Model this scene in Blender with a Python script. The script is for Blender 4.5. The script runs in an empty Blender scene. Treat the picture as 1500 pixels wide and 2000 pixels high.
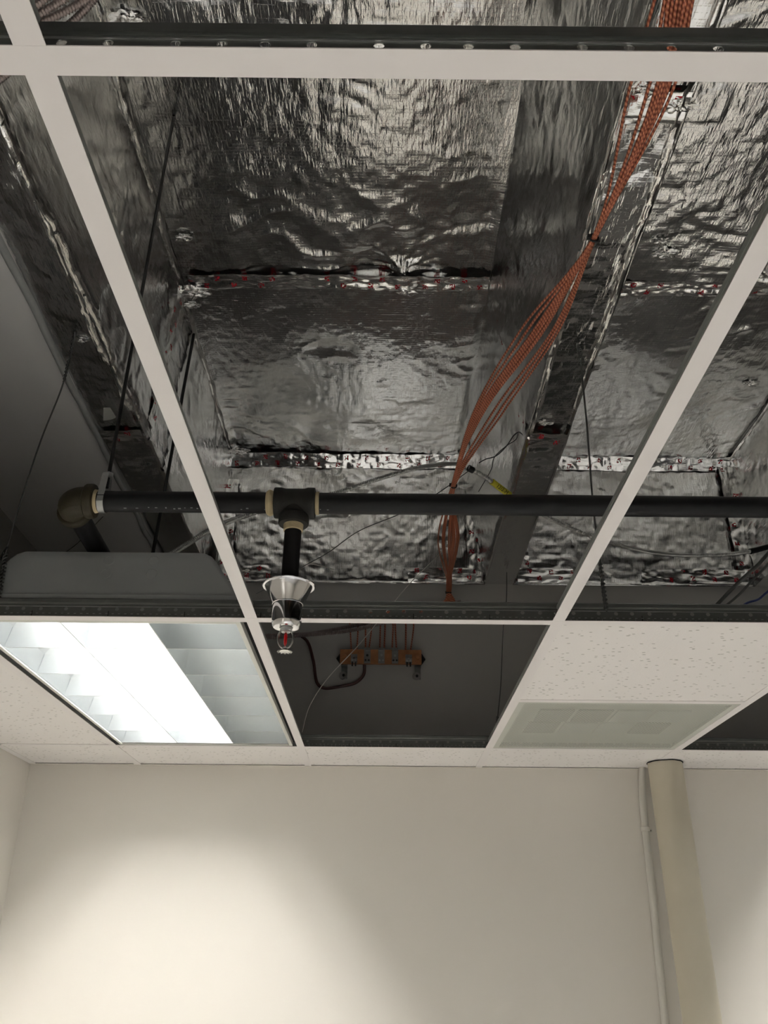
import bpy, bmesh, math, random
import numpy as np
from mathutils import Vector, Matrix

# ------------------------------------------------------------------ camera, world, exposure
EYE = 1.766                       # eye height of the photographer above the floor
S = bpy.context.scene
COL = S.collection
cam_data = bpy.data.cameras.new('camera')
cam = bpy.data.objects.new('camera', cam_data)
COL.objects.link(cam)
cam_data.sensor_fit = 'HORIZONTAL'
cam_data.sensor_width = 36.0
cam_data.lens = 1695.6 / 1500 * 36.0
cam_data.clip_start = 0.02
PITCH, YAW, ROLL = 0.466827, 0.000941, 0.008705
_f = Vector((math.sin(YAW)*math.cos(PITCH), math.cos(YAW)*math.cos(PITCH), math.sin(PITCH)))
_r0 = Vector((math.cos(YAW), -math.sin(YAW), 0)); _u0 = _r0.cross(_f)
_r = math.cos(ROLL)*_r0 + math.sin(ROLL)*_u0
_u = -math.sin(ROLL)*_r0 + math.cos(ROLL)*_u0
cam.matrix_world = Matrix(((_r.x, _u.x, -_f.x, 0), (_r.y, _u.y, -_f.y, 0), (_r.z, _u.z, -_f.z, EYE), (0, 0, 0, 1)))
S.camera = cam

world = bpy.data.worlds.new('room_dark'); S.world = world
world.use_nodes = True
world.node_tree.nodes['Background'].inputs[0].default_value = (0.75, 0.8, 0.9, 1)
world.node_tree.nodes['Background'].inputs[1].default_value = 0.02
S.view_settings.view_transform = 'Standard'
S.view_settings.look = 'None'
S.view_settings.gamma = 1.0
S.view_settings.use_curve_mapping = False
S.view_settings.exposure = 0.0
TUBE = 225.0                       # emission of the fluorescent tubes

# ------------------------------------------------------------------ layout (metres, heights from the eye)
H = 0.584                         # underside of the suspended grid
LX = [-0.8695, -0.26, 0.3497, 0.9593, 1.5689, 2.1785, 2.7881, 3.3977, 4.0073]
CY = {0: -0.795, 1: 0.4238, 2: 1.643, 3: 2.862}
WALLX, WALLY, FARX, BACKY = -1.257, 3.193, 4.2, -3.6
ZB, ZT = 1.2885, 1.859            # underside of the joists, underside of the deck between them

# ------------------------------------------------------------------ materials
def new_mat(name):
    m = bpy.data.materials.new(name); m.use_nodes = True
    nt = m.node_tree
    return m, nt, nt.nodes['Principled BSDF']
def N(nt, t, **kw):
    n = nt.nodes.new(t)
    for k, v in kw.items():
        if hasattr(n, k): setattr(n, k, v)
        else: n.inputs[k].default_value = v
    return n
def plain(name, col, rough=0.6, metal=0.0, bump=0.0, scale=200.0, vary=0.0, vscale=6.0, spec=0.5):
    m, nt, b = new_mat(name)
    b.inputs['Base Color'].default_value = (*col, 1)
    b.inputs['Roughness'].default_value = rough
    b.inputs['Metallic'].default_value = metal
    b.inputs['Specular IOR Level'].default_value = spec
    tc = N(nt, 'ShaderNodeTexCoord')
    if vary:
        no = N(nt, 'ShaderNodeTexNoise'); no.inputs['Scale'].default_value = vscale; no.inputs['Detail'].default_value = 5
        nt.links.new(tc.outputs['Object'], no.inputs['Vector'])
        mx = N(nt, 'ShaderNodeMix', data_type='RGBA')
        mx.inputs[6].default_value = (*[c*(1-vary) for c in col], 1)
        mx.inputs[7].default_value = (*[min(1, c*(1+vary)) for c in col], 1)
        nt.links.new(no.outputs['Fac'], mx.inputs[0]); nt.links.new(mx.outputs[2], b.inputs['Base Color'])
    if bump:
        no = N(nt, 'ShaderNodeTexNoise'); no.inputs['Scale'].default_value = scale; no.inputs['Detail'].default_value = 3
        nt.links.new(tc.outputs['Object'], no.inputs['Vector'])
        bp = N(nt, 'ShaderNodeBump'); bp.inputs['Strength'].default_value = bump; bp.inputs['Distance'].default_value = 0.001
        nt.links.new(no.outputs['Fac'], bp.inputs['Height']); nt.links.new(bp.outputs[0], b.inputs['Normal'])
    return m
M = {}
M['tee_white'] = plain('white painted steel', (0.84, 0.805, 0.785), 0.45, 0, 0.05, 400)
M['galvanised'] = plain('galvanised steel', (0.20, 0.21, 0.20), 0.38, 0.7, 0.1, 300, 0.15, 60)
M['tee_web'] = plain('pale galvanised steel', (0.36, 0.38, 0.36), 0.42, 0.5, 0.1, 300, 0.12, 60)
M['housing'] = plain('grey fixture housing', (0.36, 0.375, 0.37), 0.5, 0.1, 0.05, 300, 0.05, 20)
M['plenum_wall'] = plain('bare grey wall above ceiling', (0.42, 0.41, 0.385), 0.85, 0, 0.15, 120, 0.07, 3)
M['soffit'] = plain('grey soffit board', (0.72, 0.71, 0.69), 0.8, 0, 0.1, 100, 0.05, 3)
M['deck'] = plain('concrete deck', (0.25, 0.24, 0.23), 0.9, 0, 0.3, 60, 0.1, 4)
M['wall'] = plain('cream wall paint', (0.785, 0.748, 0.682), 0.75, 0, 0.12, 350, 0.012, 1.5)
M['column'] = plain('cream column paint', (0.55, 0.505, 0.40), 0.55, 0, 0.12, 120, 0.05, 8)
M['conduit'] = plain('white conduit paint', (0.66, 0.64, 0.58), 0.5, 0, 0.1, 120, 0.03, 10)
M['floor'] = plain('grey carpet floor', (0.70, 0.695, 0.685), 0.95, 0, 0.5, 500, 0.1, 5)
M['black_pipe'] = plain('black steel pipe', (0.010, 0.010, 0.011), 0.5, 0.0, 0.15, 120, 0.3, 40, 0.22)
M['iron'] = plain('cast iron fitting', (0.020, 0.019, 0.017), 0.6, 0.1, 0.6, 300, 0.4, 30, 0.3)
M['bronze_iron'] = plain('dirty olive cast elbow', (0.040, 0.033, 0.019), 0.55, 0.2, 0.5, 250, 0.5, 25, 0.3)
M['sealant'] = plain('cream thread sealant', (0.56, 0.46, 0.28), 0.8, 0, 0.8, 200, 0.2, 80)
M['chrome'] = plain('chrome', (0.80, 0.81, 0.83), 0.09, 1.0)
M['brushed'] = plain('galvanised strap', (0.45, 0.46, 0.45), 0.35, 0.8, 0.1, 200, 0.15, 60)
M['rod'] = plain('dark threaded rod', (0.018, 0.018, 0.018), 0.5, 0.3)
M['black'] = plain('black rubber', (0.006, 0.006, 0.006), 0.6)
M['wire'] = plain('grey steel wire', (0.10, 0.105, 0.10), 0.45, 0.6)
M['bright_wire'] = plain('bright steel wire', (0.65, 0.63, 0.58), 0.4, 0.5)
M['armour'] = plain('armoured cable steel', (0.42, 0.42, 0.40), 0.3, 0.85)
M['brown_armour'] = plain('dull brownish armoured cable steel', (0.30, 0.25, 0.235), 0.4, 0.7)
M['blue'] = plain('blue cable sheath', (0.02, 0.03, 0.12), 0.5)
M['grey_cable'] = plain('grey cable sheath', (0.085, 0.09, 0.08), 0.55)
M['ground_cable'] = plain('dark red brown cable', (0.055, 0.014, 0.011), 0.45)
M['red'] = plain('red liquid bulb', (0.55, 0.008, 0.01), 0.25)
M['yellow'] = plain('yellow cable tag', (0.42, 0.38, 0.02), 0.6)
M['copper_bar'] = plain('tarnished copper', (0.36, 0.155, 0.065), 0.5, 0.45, 0.1, 200, 0.4, 55)
M['lug'] = plain('tin plated lug', (0.30, 0.30, 0.28), 0.4, 0.7)
M['lug_dark'] = plain('screw recess', (0.01, 0.01, 0.01), 0.7)
M['frame_white'] = plain('white fixture door frame', (0.72, 0.72, 0.66), 0.4)
M['gap_shade'] = plain('painted gap shade', (0.004, 0.004, 0.004), 0.8)  # near-black colour standing in for the shade inside narrow gaps
M['paper'] = plain('torn white paper backing', (0.5, 0.5, 0.46), 0.8)

def louver_mat():
    m, nt, b = new_mat('semi specular aluminium louver')
    b.inputs['Base Color'].default_value = (0.80, 0.83, 0.84, 1)
    b.inputs['Metallic'].default_value = 1.0
    b.inputs['Roughness'].default_value = 0.26
    return m
M['louver'] = louver_mat()
def tube_mat():
    m, nt, b = new_mat('fluorescent tube')
    b.inputs['Base Color'].default_value = (0.9, 0.9, 0.9, 1)
    b.inputs['Emission Color'].default_value = (0.995, 0.97, 0.945, 1)
    b.inputs['Emission Strength'].default_value = TUBE
    return m
M['tube'] = tube_mat()
def glass_mat():
    m, nt, b = new_mat('clear glass bulb')
    b.inputs['Transmission Weight'].default_value = 1.0
    b.inputs['Roughness'].default_value = 0.02
    return m
M['glass'] = glass_mat()
M['dead_tube'] = plain('unlit fluorescent tube', (0.75, 0.75, 0.73), 0.3)

def copper_mat():
    m, nt, b = new_mat('stranded copper wire')
    uv = N(nt, 'ShaderNodeUVMap')
    sep = N(nt, 'ShaderNodeSeparateXYZ'); nt.links.new(uv.outputs[0], sep.inputs[0])
    ma = N(nt, 'ShaderNodeMath', operation='MULTIPLY'); ma.inputs[1].default_value = 105.0
    nt.links.new(sep.outputs['Y'], ma.inputs[0])
    mb = N(nt, 'ShaderNodeMath', operation='ADD'); nt.links.new(ma.outputs[0], mb.inputs[0]); nt.links.new(sep.outputs['X'], mb.inputs[1])
    mc = N(nt, 'ShaderNodeMath', operation='MULTIPLY'); mc.inputs[1].default_value = 2*math.pi*1.0
    nt.links.new(mb.outputs[0], mc.inputs[0])
    sn = N(nt, 'ShaderNodeMath', operation='SINE'); nt.links.new(mc.outputs[0], sn.inputs[0])
    mr = N(nt, 'ShaderNodeMapRange'); mr.inputs['From Min'].default_value = -0.9; mr.inputs['From Max'].default_value = 0.9
    nt.links.new(sn.outputs[0], mr.inputs['Value'])
    mx = N(nt, 'ShaderNodeMix', data_type='RGBA')
    mx.inputs[6].default_value = (0.20, 0.042, 0.02, 1); mx.inputs[7].default_value = (0.52, 0.19, 0.10, 1)
    nt.links.new(mr.outputs[0], mx.inputs[0]); nt.links.new(mx.outputs[2], b.inputs['Base Color'])
    b.inputs['Metallic'].default_value = 0.35; b.inputs['Roughness'].default_value = 0.38
    bp = N(nt, 'ShaderNodeBump'); bp.inputs['Strength'].default_value = 0.6; bp.inputs['Distance'].default_value = 0.001
    nt.links.new(mr.outputs[0], bp.inputs['Height']); nt.links.new(bp.outputs[0], b.inputs['Normal'])
    return m
M['copper'] = copper_mat()

def foil_mat(name, marks=False, col=(0.80, 0.80, 0.79), rough=0.2, bump=1.0):
    m, nt, b = new_mat(name)
    b.inputs['Base Color'].default_value = (*col, 1)
    b.inputs['Metallic'].default_value = 1.0
    b.inputs['Roughness'].default_value = rough
    uv = N(nt, 'ShaderNodeUVMap')
    def scaled(sx, sy):
        mp = N(nt, 'ShaderNodeMapping'); mp.inputs['Scale'].default_value = (sx, sy, 1)
        nt.links.new(uv.outputs[0], mp.inputs['Vector']); return mp
    a = N(nt, 'ShaderNodeTexNoise'); a.inputs['Scale'].default_value = 1; a.inputs['Detail'].default_value = 3
    nt.links.new(scaled(150, 34).outputs[0], a.inputs['Vector'])
    c = N(nt, 'ShaderNodeTexNoise'); c.inputs['Scale'].default_value = 1; c.inputs['Detail'].default_value = 2
    nt.links.new(scaled(38, 22).outputs[0], c.inputs['Vector'])
    # scrim threads that show through the foil as a small grid
    sep = N(nt, 'ShaderNodeSeparateXYZ'); nt.links.new(uv.outputs[0], sep.inputs[0])
    def ridge(out, pitch, w):
        d = N(nt, 'ShaderNodeMath', operation='DIVIDE'); d.inputs[1].default_value = pitch
        nt.links.new(out, d.inputs[0])
        pp = N(nt, 'ShaderNodeMath', operation='PINGPONG'); pp.inputs[1].default_value = 0.5
        nt.links.new(d.outputs[0], pp.inputs[0])
        mr = N(nt, 'ShaderNodeMapRange'); mr.inputs['From Min'].default_value = 0; mr.inputs['From Max'].default_value = w
        mr.inputs['To Min'].default_value = 1; mr.inputs['To Max'].default_value = 0
        nt.links.new(pp.outputs[0], mr.inputs['Value']); return mr.outputs[0]
    r1 = ridge(sep.outputs['X'], 0.0085, 0.16); r2 = ridge(sep.outputs['Y'], 0.0105, 0.16)
    ad = N(nt, 'ShaderNodeMath', operation='MAXIMUM'); nt.links.new(r1, ad.inputs[0]); nt.links.new(r2, ad.inputs[1])
    def bump_after(h, dist, prev=None):
        bp = N(nt, 'ShaderNodeBump'); bp.inputs['Strength'].default_value = 1.0; bp.inputs['Distance'].default_value = dist*bump
        nt.links.new(h, bp.inputs['Height'])
        if prev is not None: nt.links.new(prev, bp.inputs['Normal'])
        return bp.outputs[0]
    n1 = bump_after(c.outputs['Fac'], 0.0020)
    n2 = bump_after(a.outputs['Fac'], 0.0014, n1)
    n3 = bump_after(ad.outputs[0], 0.00012, n2)
    nt.links.new(n3, b.inputs['Normal'])
    if marks:
        # red print on the tape: two rows of small blots, broken up like letters
        def box(pitch, off, row, hw, hh):
            aa = N(nt, 'ShaderNodeMath', operation='ADD'); aa.inputs[1].default_value = off
            nt.links.new(sep.outputs['Y'], aa.inputs[0])
            fr = N(nt, 'ShaderNodeMath', operation='PINGPONG'); fr.inputs[1].default_value = pitch/2
            nt.links.new(aa.outputs[0], fr.inputs[0])
            l1 = N(nt, 'ShaderNodeMath', operation='LESS_THAN'); l1.inputs[1].default_value = hw
            nt.links.new(fr.outputs[0], l1.inputs[0])
            sb = N(nt, 'ShaderNodeMath', operation='SUBTRACT'); sb.inputs[1].default_value = row
            nt.links.new(sep.outputs['X'], sb.inputs[0])
            ab = N(nt, 'ShaderNodeMath', operation='ABSOLUTE'); nt.links.new(sb.outputs[0], ab.inputs[0])
            l2 = N(nt, 'ShaderNodeMath', operation='LESS_THAN'); l2.inputs[1].default_value = hh
            nt.links.new(ab.outputs[0], l2.inputs[0])
            mm = N(nt, 'ShaderNodeMath', operation='MULTIPLY'); nt.links.new(l1.outputs[0], mm.inputs[0]); nt.links.new(l2.outputs[0], mm.inputs[1])
            return mm.outputs[0]
        b1 = box(0.085, 0.0, 0.018, 0.0085, 0.010); b2 = box(0.085, 0.036, 0.047, 0.0085, 0.010)
        mxx = N(nt, 'ShaderNodeMath', operation='MAXIMUM'); nt.links.new(b1, mxx.inputs[0]); nt.links.new(b2, mxx.inputs[1])
        no = N(nt, 'ShaderNodeTexNoise'); no.inputs['Scale'].default_value = 1; no.inputs['Detail'].default_value = 1
        nt.links.new(scaled(170, 170).outputs[0], no.inputs['Vector'])
        gt = N(nt, 'ShaderNodeMath', operation='GREATER_THAN'); gt.inputs[1].default_value = 0.48
        nt.links.new(no.outputs['Fac'], gt.inputs[0])
        no2 = N(nt, 'ShaderNodeTexNoise'); no2.inputs['Scale'].default_value = 1; no2.inputs['Detail'].default_value = 0
        nt.links.new(scaled(9, 9).outputs[0], no2.inputs['Vector'])
        gt2 = N(nt, 'ShaderNodeMath', operation='GREATER_THAN'); gt2.inputs[1].default_value = 0.40
        nt.links.new(no2.outputs['Fac'], gt2.inputs[0])
        mm = N(nt, 'ShaderNodeMath', operation='MULTIPLY'); nt.links.new(mxx.outputs[0], mm.inputs[0]); nt.links.new(gt.outputs[0], mm.inputs[1])
        mk_ = N(nt, 'ShaderNodeMath', operation='MULTIPLY'); nt.links.new(mm.outputs[0], mk_.inputs[0]); nt.links.new(gt2.outputs[0], mk_.inputs[1])
        mix = N(nt, 'ShaderNodeMix', data_type='RGBA'); mix.inputs[6].default_value = (*col, 1); mix.inputs[7].default_value = (0.36, 0.012, 0.02, 1)
        nt.links.new(mk_.outputs[0], mix.inputs[0]); nt.links.new(mix.outputs[2], b.inputs['Base Color'])
        inv = N(nt, 'ShaderNodeMath', operation='SUBTRACT'); inv.inputs[0].default_value = 1; nt.links.new(mk_.outputs[0], inv.inputs[1])
        nt.links.new(inv.outputs[0], b.inputs['Metallic'])
    return m
M['foil'] = foil_mat('wrinkled aluminium foil facing', False, (0.80, 0.805, 0.80), 0.15, 0.75)
M['foil_tape'] = foil_mat('foil tape with red print', True, (0.92, 0.92, 0.91), 0.13, 0.6)
M['foil_fold'] = foil_mat('crumpled foil fold', False, (0.93, 0.93, 0.91), 0.17, 0.7)

def tile_mat():
    m, nt, b = new_mat('fissured mineral tile')
    tc = N(nt, 'ShaderNodeTexCoord')
    w = N(nt, 'ShaderNodeTexNoise'); w.inputs['Scale'].default_value = 5; nt.links.new(tc.outputs['Object'], w.inputs['Vector'])
    vo = N(nt, 'ShaderNodeTexVoronoi'); vo.inputs['Scale'].default_value = 88; vo.inputs['Randomness'].default_value = 1
    mp = N(nt, 'ShaderNodeMapping'); mp.inputs['Scale'].default_value = (0.62, 1.0, 1); mp.inputs['Rotation'].default_value = (0, 0, 0.5)
    nt.links.new(tc.outputs['Object'], mp.inputs['Vector']); nt.links.new(mp.outputs[0], vo.inputs['Vector'])
    lt = N(nt, 'ShaderNodeMapRange'); lt.inputs['From Min'].default_value = 0.17; lt.inputs['From Max'].default_value = 0.25
    lt.inputs['To Min'].default_value = 1; lt.inputs['To Max'].default_value = 0
    nt.links.new(vo.outputs['Distance'], lt.inputs['Value'])
    sep = N(nt, 'ShaderNodeSeparateColor'); nt.links.new(vo.outputs['Color'], sep.inputs[0])
    gt = N(nt, 'ShaderNodeMath', operation='GREATER_THAN'); gt.inputs[1].default_value = 0.42
    nt.links.new(sep.outputs[0], gt.inputs[0])
    mm = N(nt, 'ShaderNodeMath', operation='MULTIPLY'); nt.links.new(lt.outputs[0], mm.inputs[0]); nt.links.new(gt.outputs[0], mm.inputs[1])
    mix = N(nt, 'ShaderNodeMix', data_type='RGBA'); mix.inputs[6].default_value = (0.87, 0.84, 0.81, 1); mix.inputs[7].default_value = (0.52, 0.50, 0.46, 1)
    nt.links.new(mm.outputs[0], mix.inputs[0]); nt.links.new(mix.outputs[2], b.inputs['Base Color'])
    b.inputs['Roughness'].default_value = 0.95
    f = N(nt, 'ShaderNodeTexNoise'); f.inputs['Scale'].default_value = 180; f.inputs['Detail'].default_value = 3
    nt.links.new(tc.outputs['Object'], f.inputs['Vector'])
    sb = N(nt, 'ShaderNodeMath', operation='SUBTRACT'); nt.links.new(f.outputs['Fac'], sb.inputs[0]); nt.links.new(mm.outputs[0], sb.inputs[1])
    bp = N(nt, 'ShaderNodeBump'); bp.inputs['Strength'].default_value = 0.5; bp.inputs['Distance'].default_value = 0.001
    nt.links.new(sb.outputs[0], bp.inputs['Height']); nt.links.new(bp.outputs[0], b.inputs['Normal'])
    return m
M['tile'] = tile_mat()
def perforated_mat():
    m, nt, b = new_mat('perforated white face plate')
    b.inputs['Base Color'].default_value = (0.54, 0.555, 0.49, 1); b.inputs['Roughness'].default_value = 0.5
    tc = N(nt, 'ShaderNodeTexCoord')
    mp = N(nt, 'ShaderNodeMapping'); mp.inputs['Rotation'].default_value = (0, 0, math.pi/4)
    nt.links.new(tc.outputs['Object'], mp.inputs['Vector'])
    vo = N(nt, 'ShaderNodeTexVoronoi'); vo.inputs['Scale'].default_value = 155; vo.inputs['Randomness'].default_value = 0
    nt.links.new(mp.outputs[0], vo.inputs['Vector'])
    sp = N(nt, 'ShaderNodeSeparateXYZ'); nt.links.new(tc.outputs['Object'], sp.inputs[0])
    lt = N(nt, 'ShaderNodeMath', operation='LESS_THAN'); lt.inputs[1].default_value = 0.30
    nt.links.new(vo.outputs['Distance'], lt.inputs[0])
    tr = N(nt, 'ShaderNodeBsdfTransparent'); mx = N(nt, 'ShaderNodeMixShader')
    nt.links.new(lt.outputs[0], mx.inputs[0]); nt.links.new(b.outputs[0], mx.inputs[1]); nt.links.new(tr.outputs[0], mx.inputs[2])
    nt.links.new(mx.outputs[0], nt.nodes['Material Output'].inputs['Surface'])
    return m
M['perforated'] = perforated_mat()
M['diffuser_back'] = plain('diffuser pattern plate', (0.40, 0.41, 0.37), 0.6)
M['diffuser_dark'] = plain('diffuser blade opening', (0.10, 0.10, 0.09), 0.7)

# ------------------------------------------------------------------ object helpers (heights are given from the eye)
def label(o, lab=None, cat=None, group=None, kind=None):
    if lab: o['label'] = lab
    if cat: o['category'] = cat
    if group: o['group'] = group
    if kind: o['kind'] = kind
    return o
def wloc(o):
    v = Vector(o.location)
    while o.parent is not None:
        o = o.parent; v = v + Vector(o.location)
    return v
def empty(name, x, y, z, lab=None, cat=None, group=None):
    o = bpy.data.objects.new(name, None); COL.objects.link(o)
    o.location = (x, y, z + EYE); o.empty_display_size = 0.05
    return label(o, lab, cat, group)
class G:
    """collects geometry of one object"""
    def __init__(s): s.v = []; s.f = []; s.uv = {}
    def add(s, vs, fs):
        b = len(s.v); s.v += [tuple(p) for p in vs]; s.f += [tuple(i+b for i in f) for f in fs]; return b
    def box(s, x0, x1, y0, y1, z0, z1):
        s.add([(x0,y0,z0),(x1,y0,z0),(x1,y1,z0),(x0,y1,z0),(x0,y0,z1),(x1,y0,z1),(x1,y1,z1),(x0,y1,z1)],
              [(0,3,2,1),(4,5,6,7),(0,1,5,4),(1,2,6,5),(2,3,7,6),(3,0,4,7)]); return s
    def prism(s, poly, axis, a, b):
        """poly of 2D points extruded along axis 'x' (poly=(y,z)), 'y' (poly=(x,z)) or 'z' (poly=(x,y))"""
        def P(p, t):
            return {'x': (t, p[0], p[1]), 'y': (p[0], t, p[1]), 'z': (p[0], p[1], t)}[axis]
        n = len(poly)
        s.add([P(p, a) for p in poly] + [P(p, b) for p in poly],
              [tuple(range(n))[::-1], tuple(range(n, 2*n))] + [(i, (i+1) % n, n+(i+1) % n, n+i) for i in range(n)]); return s
    def lathe(s, prof, c, d=(0,0,1), n=32, cap=True):
        d = Vector(d).normalized(); a = d.orthogonal().normalized(); b = d.cross(a); c = Vector(c)
        vs = []
        for r, t in prof:
            for k in range(n):
                an = 2*math.pi*k/n
                vs.append(c + d*t + (a*math.cos(an) + b*math.sin(an))*r)
        fs = []
        for i in range(len(prof)-1):
            for k in range(n):
                fs.append((i*n+k, i*n+(k+1) % n, (i+1)*n+(k+1) % n, (i+1)*n+k))
        if cap:
            fs.append(tuple(range(n))[::-1]); fs.append(tuple(range((len(prof)-1)*n, len(prof)*n)))
        s.add(vs, fs); return s
    def cyl(s, p, q, r, n=20):
        p = Vector(p); q = Vector(q); L = (q-p).length
        return s.lathe([(r, 0), (r, L)], p, q-p, n)
def mk(name, g, mat, parent=None, lab=None, cat=None, group=None, kind=None, smooth=40, mats=None, fm=None, uvs=None):
    V = np.array([tuple(p) for p in g.v], float)
    V[:, 2] += EYE
    if parent is None:
        org = np.array([(V[:,0].min()+V[:,0].max())/2, (V[:,1].min()+V[:,1].max())/2, V[:,2].min()])
        loc = Vector(org)
    else:
        org = np.array(wloc(parent)); loc = Vector((0, 0, 0))
        cen = (V.min(0)+V.max(0))/2
        loc = Vector(cen - org); org = cen
    V = V - org
    me = bpy.data.meshes.new(name)
    me.from_pydata([tuple(p) for p in V], [], g.f)
    for m_ in (mats or [mat]): me.materials.append(m_)
    if fm is not None: me.polygons.foreach_set('material_index', fm)
    if uvs is not None:
        ul = me.uv_layers.new(name='UVMap')
        idx = np.empty(len(me.loops), dtype=np.int64); me.loops.foreach_get('vertex_index', idx)
        ul.data.foreach_set('uv', np.asarray(uvs, float)[idx].ravel())
    if smooth:
        me.shade_smooth(); me.set_sharp_from_angle(angle=math.radians(smooth))
    me.update()
    o = bpy.data.objects.new(name, me); COL.objects.link(o)
    if parent is not None: o.parent = parent
    o.location = loc
    return label(o, lab, cat, group, kind)
def smooth_path(pts, step=0.01):
    """Catmull-Rom through the points, resampled evenly"""
    P = [Vector(p) for p in pts]; P = [P[0]*2-P[1]] + P + [P[-1]*2-P[-2]]
    out = []
    for i in range(1, len(P)-2):
        p0, p1, p2, p3 = P[i-1:i+3]
        t0 = 0; t1 = max(1e-4, (p1-p0).length**.5); t2 = t1+max(1e-4, (p2-p1).length**.5); t3 = t2+max(1e-4, (p3-p2).length**.5)
        n = max(2, int((p2-p1).length/step))
        for k in range(n):
            t = t1+(t2-t1)*k/n
            A1 = p0*((t1-t)/(t1-t0))+p1*((t-t0)/(t1-t0)); A2 = p1*((t2-t)/(t2-t1))+p2*((t-t1)/(t2-t1)); A3 = p2*((t3-t)/(t3-t2))+p3*((t-t2)/(t3-t2))
            B1 = A1*((t2-t)/(t2-t0))+A2*((t-t0)/(t2-t0)); B2 = A2*((t3-t)/(t3-t1))+A3*((t-t1)/(t3-t1))
            out.append(B1*((t2-t)/(t2-t1))+B2*((t-t1)/(t2-t1)))
    out.append(P[-2].copy())
    return out
def sweep(pts, r, n=8, step=0.01, rib=0.0, pitch=0.008, straight=False):
    path = smooth_path(pts, step) if not straight else [Vector(p) for p in pts]
    g = G(); uvs = []; L = 0; a = None
    for i, p in enumerate(path):
        t = (path[min(i+1, len(path)-1)]-path[max(i-1, 0)]).normalized()
        if a is None: a = t.orthogonal().normalized()
        a = (a - t*a.dot(t)).normalized(); b = t.cross(a)
        if i: L += (p-path[i-1]).length
        for k in range(n+1):
            an = 2*math.pi*k/n
            rr = r*(1+rib*math.sin(2*math.pi*L/pitch+an)) if rib else r
            g.v.append(tuple(p+(a*math.cos(an)+b*math.sin(an))*rr)); uvs.append((k/n, L))
        if i:
            for k in range(n):
                o = (i-1)*(n+1)+k
                g.f.append((o, o+1, o+n+2, o+n+1))
    m = len(path)
    g.f.append(tuple(range(n))[::-1]); g.f.append(tuple((m-1)*(n+1)+k for k in range(n)))
    return g, uvs
def line_obj(name, pts, r, mat, parent=None, n=8, step=0.01, rib=0, pitch=.008, off=0.0, **kw):
    g, uvs = sweep(pts, r, n, step, rib, pitch)
    uvs = [(a+off, b_) for a, b_ in uvs]
    return mk(name, g, mat, parent, uvs=uvs, smooth=60, **kw)
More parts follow.
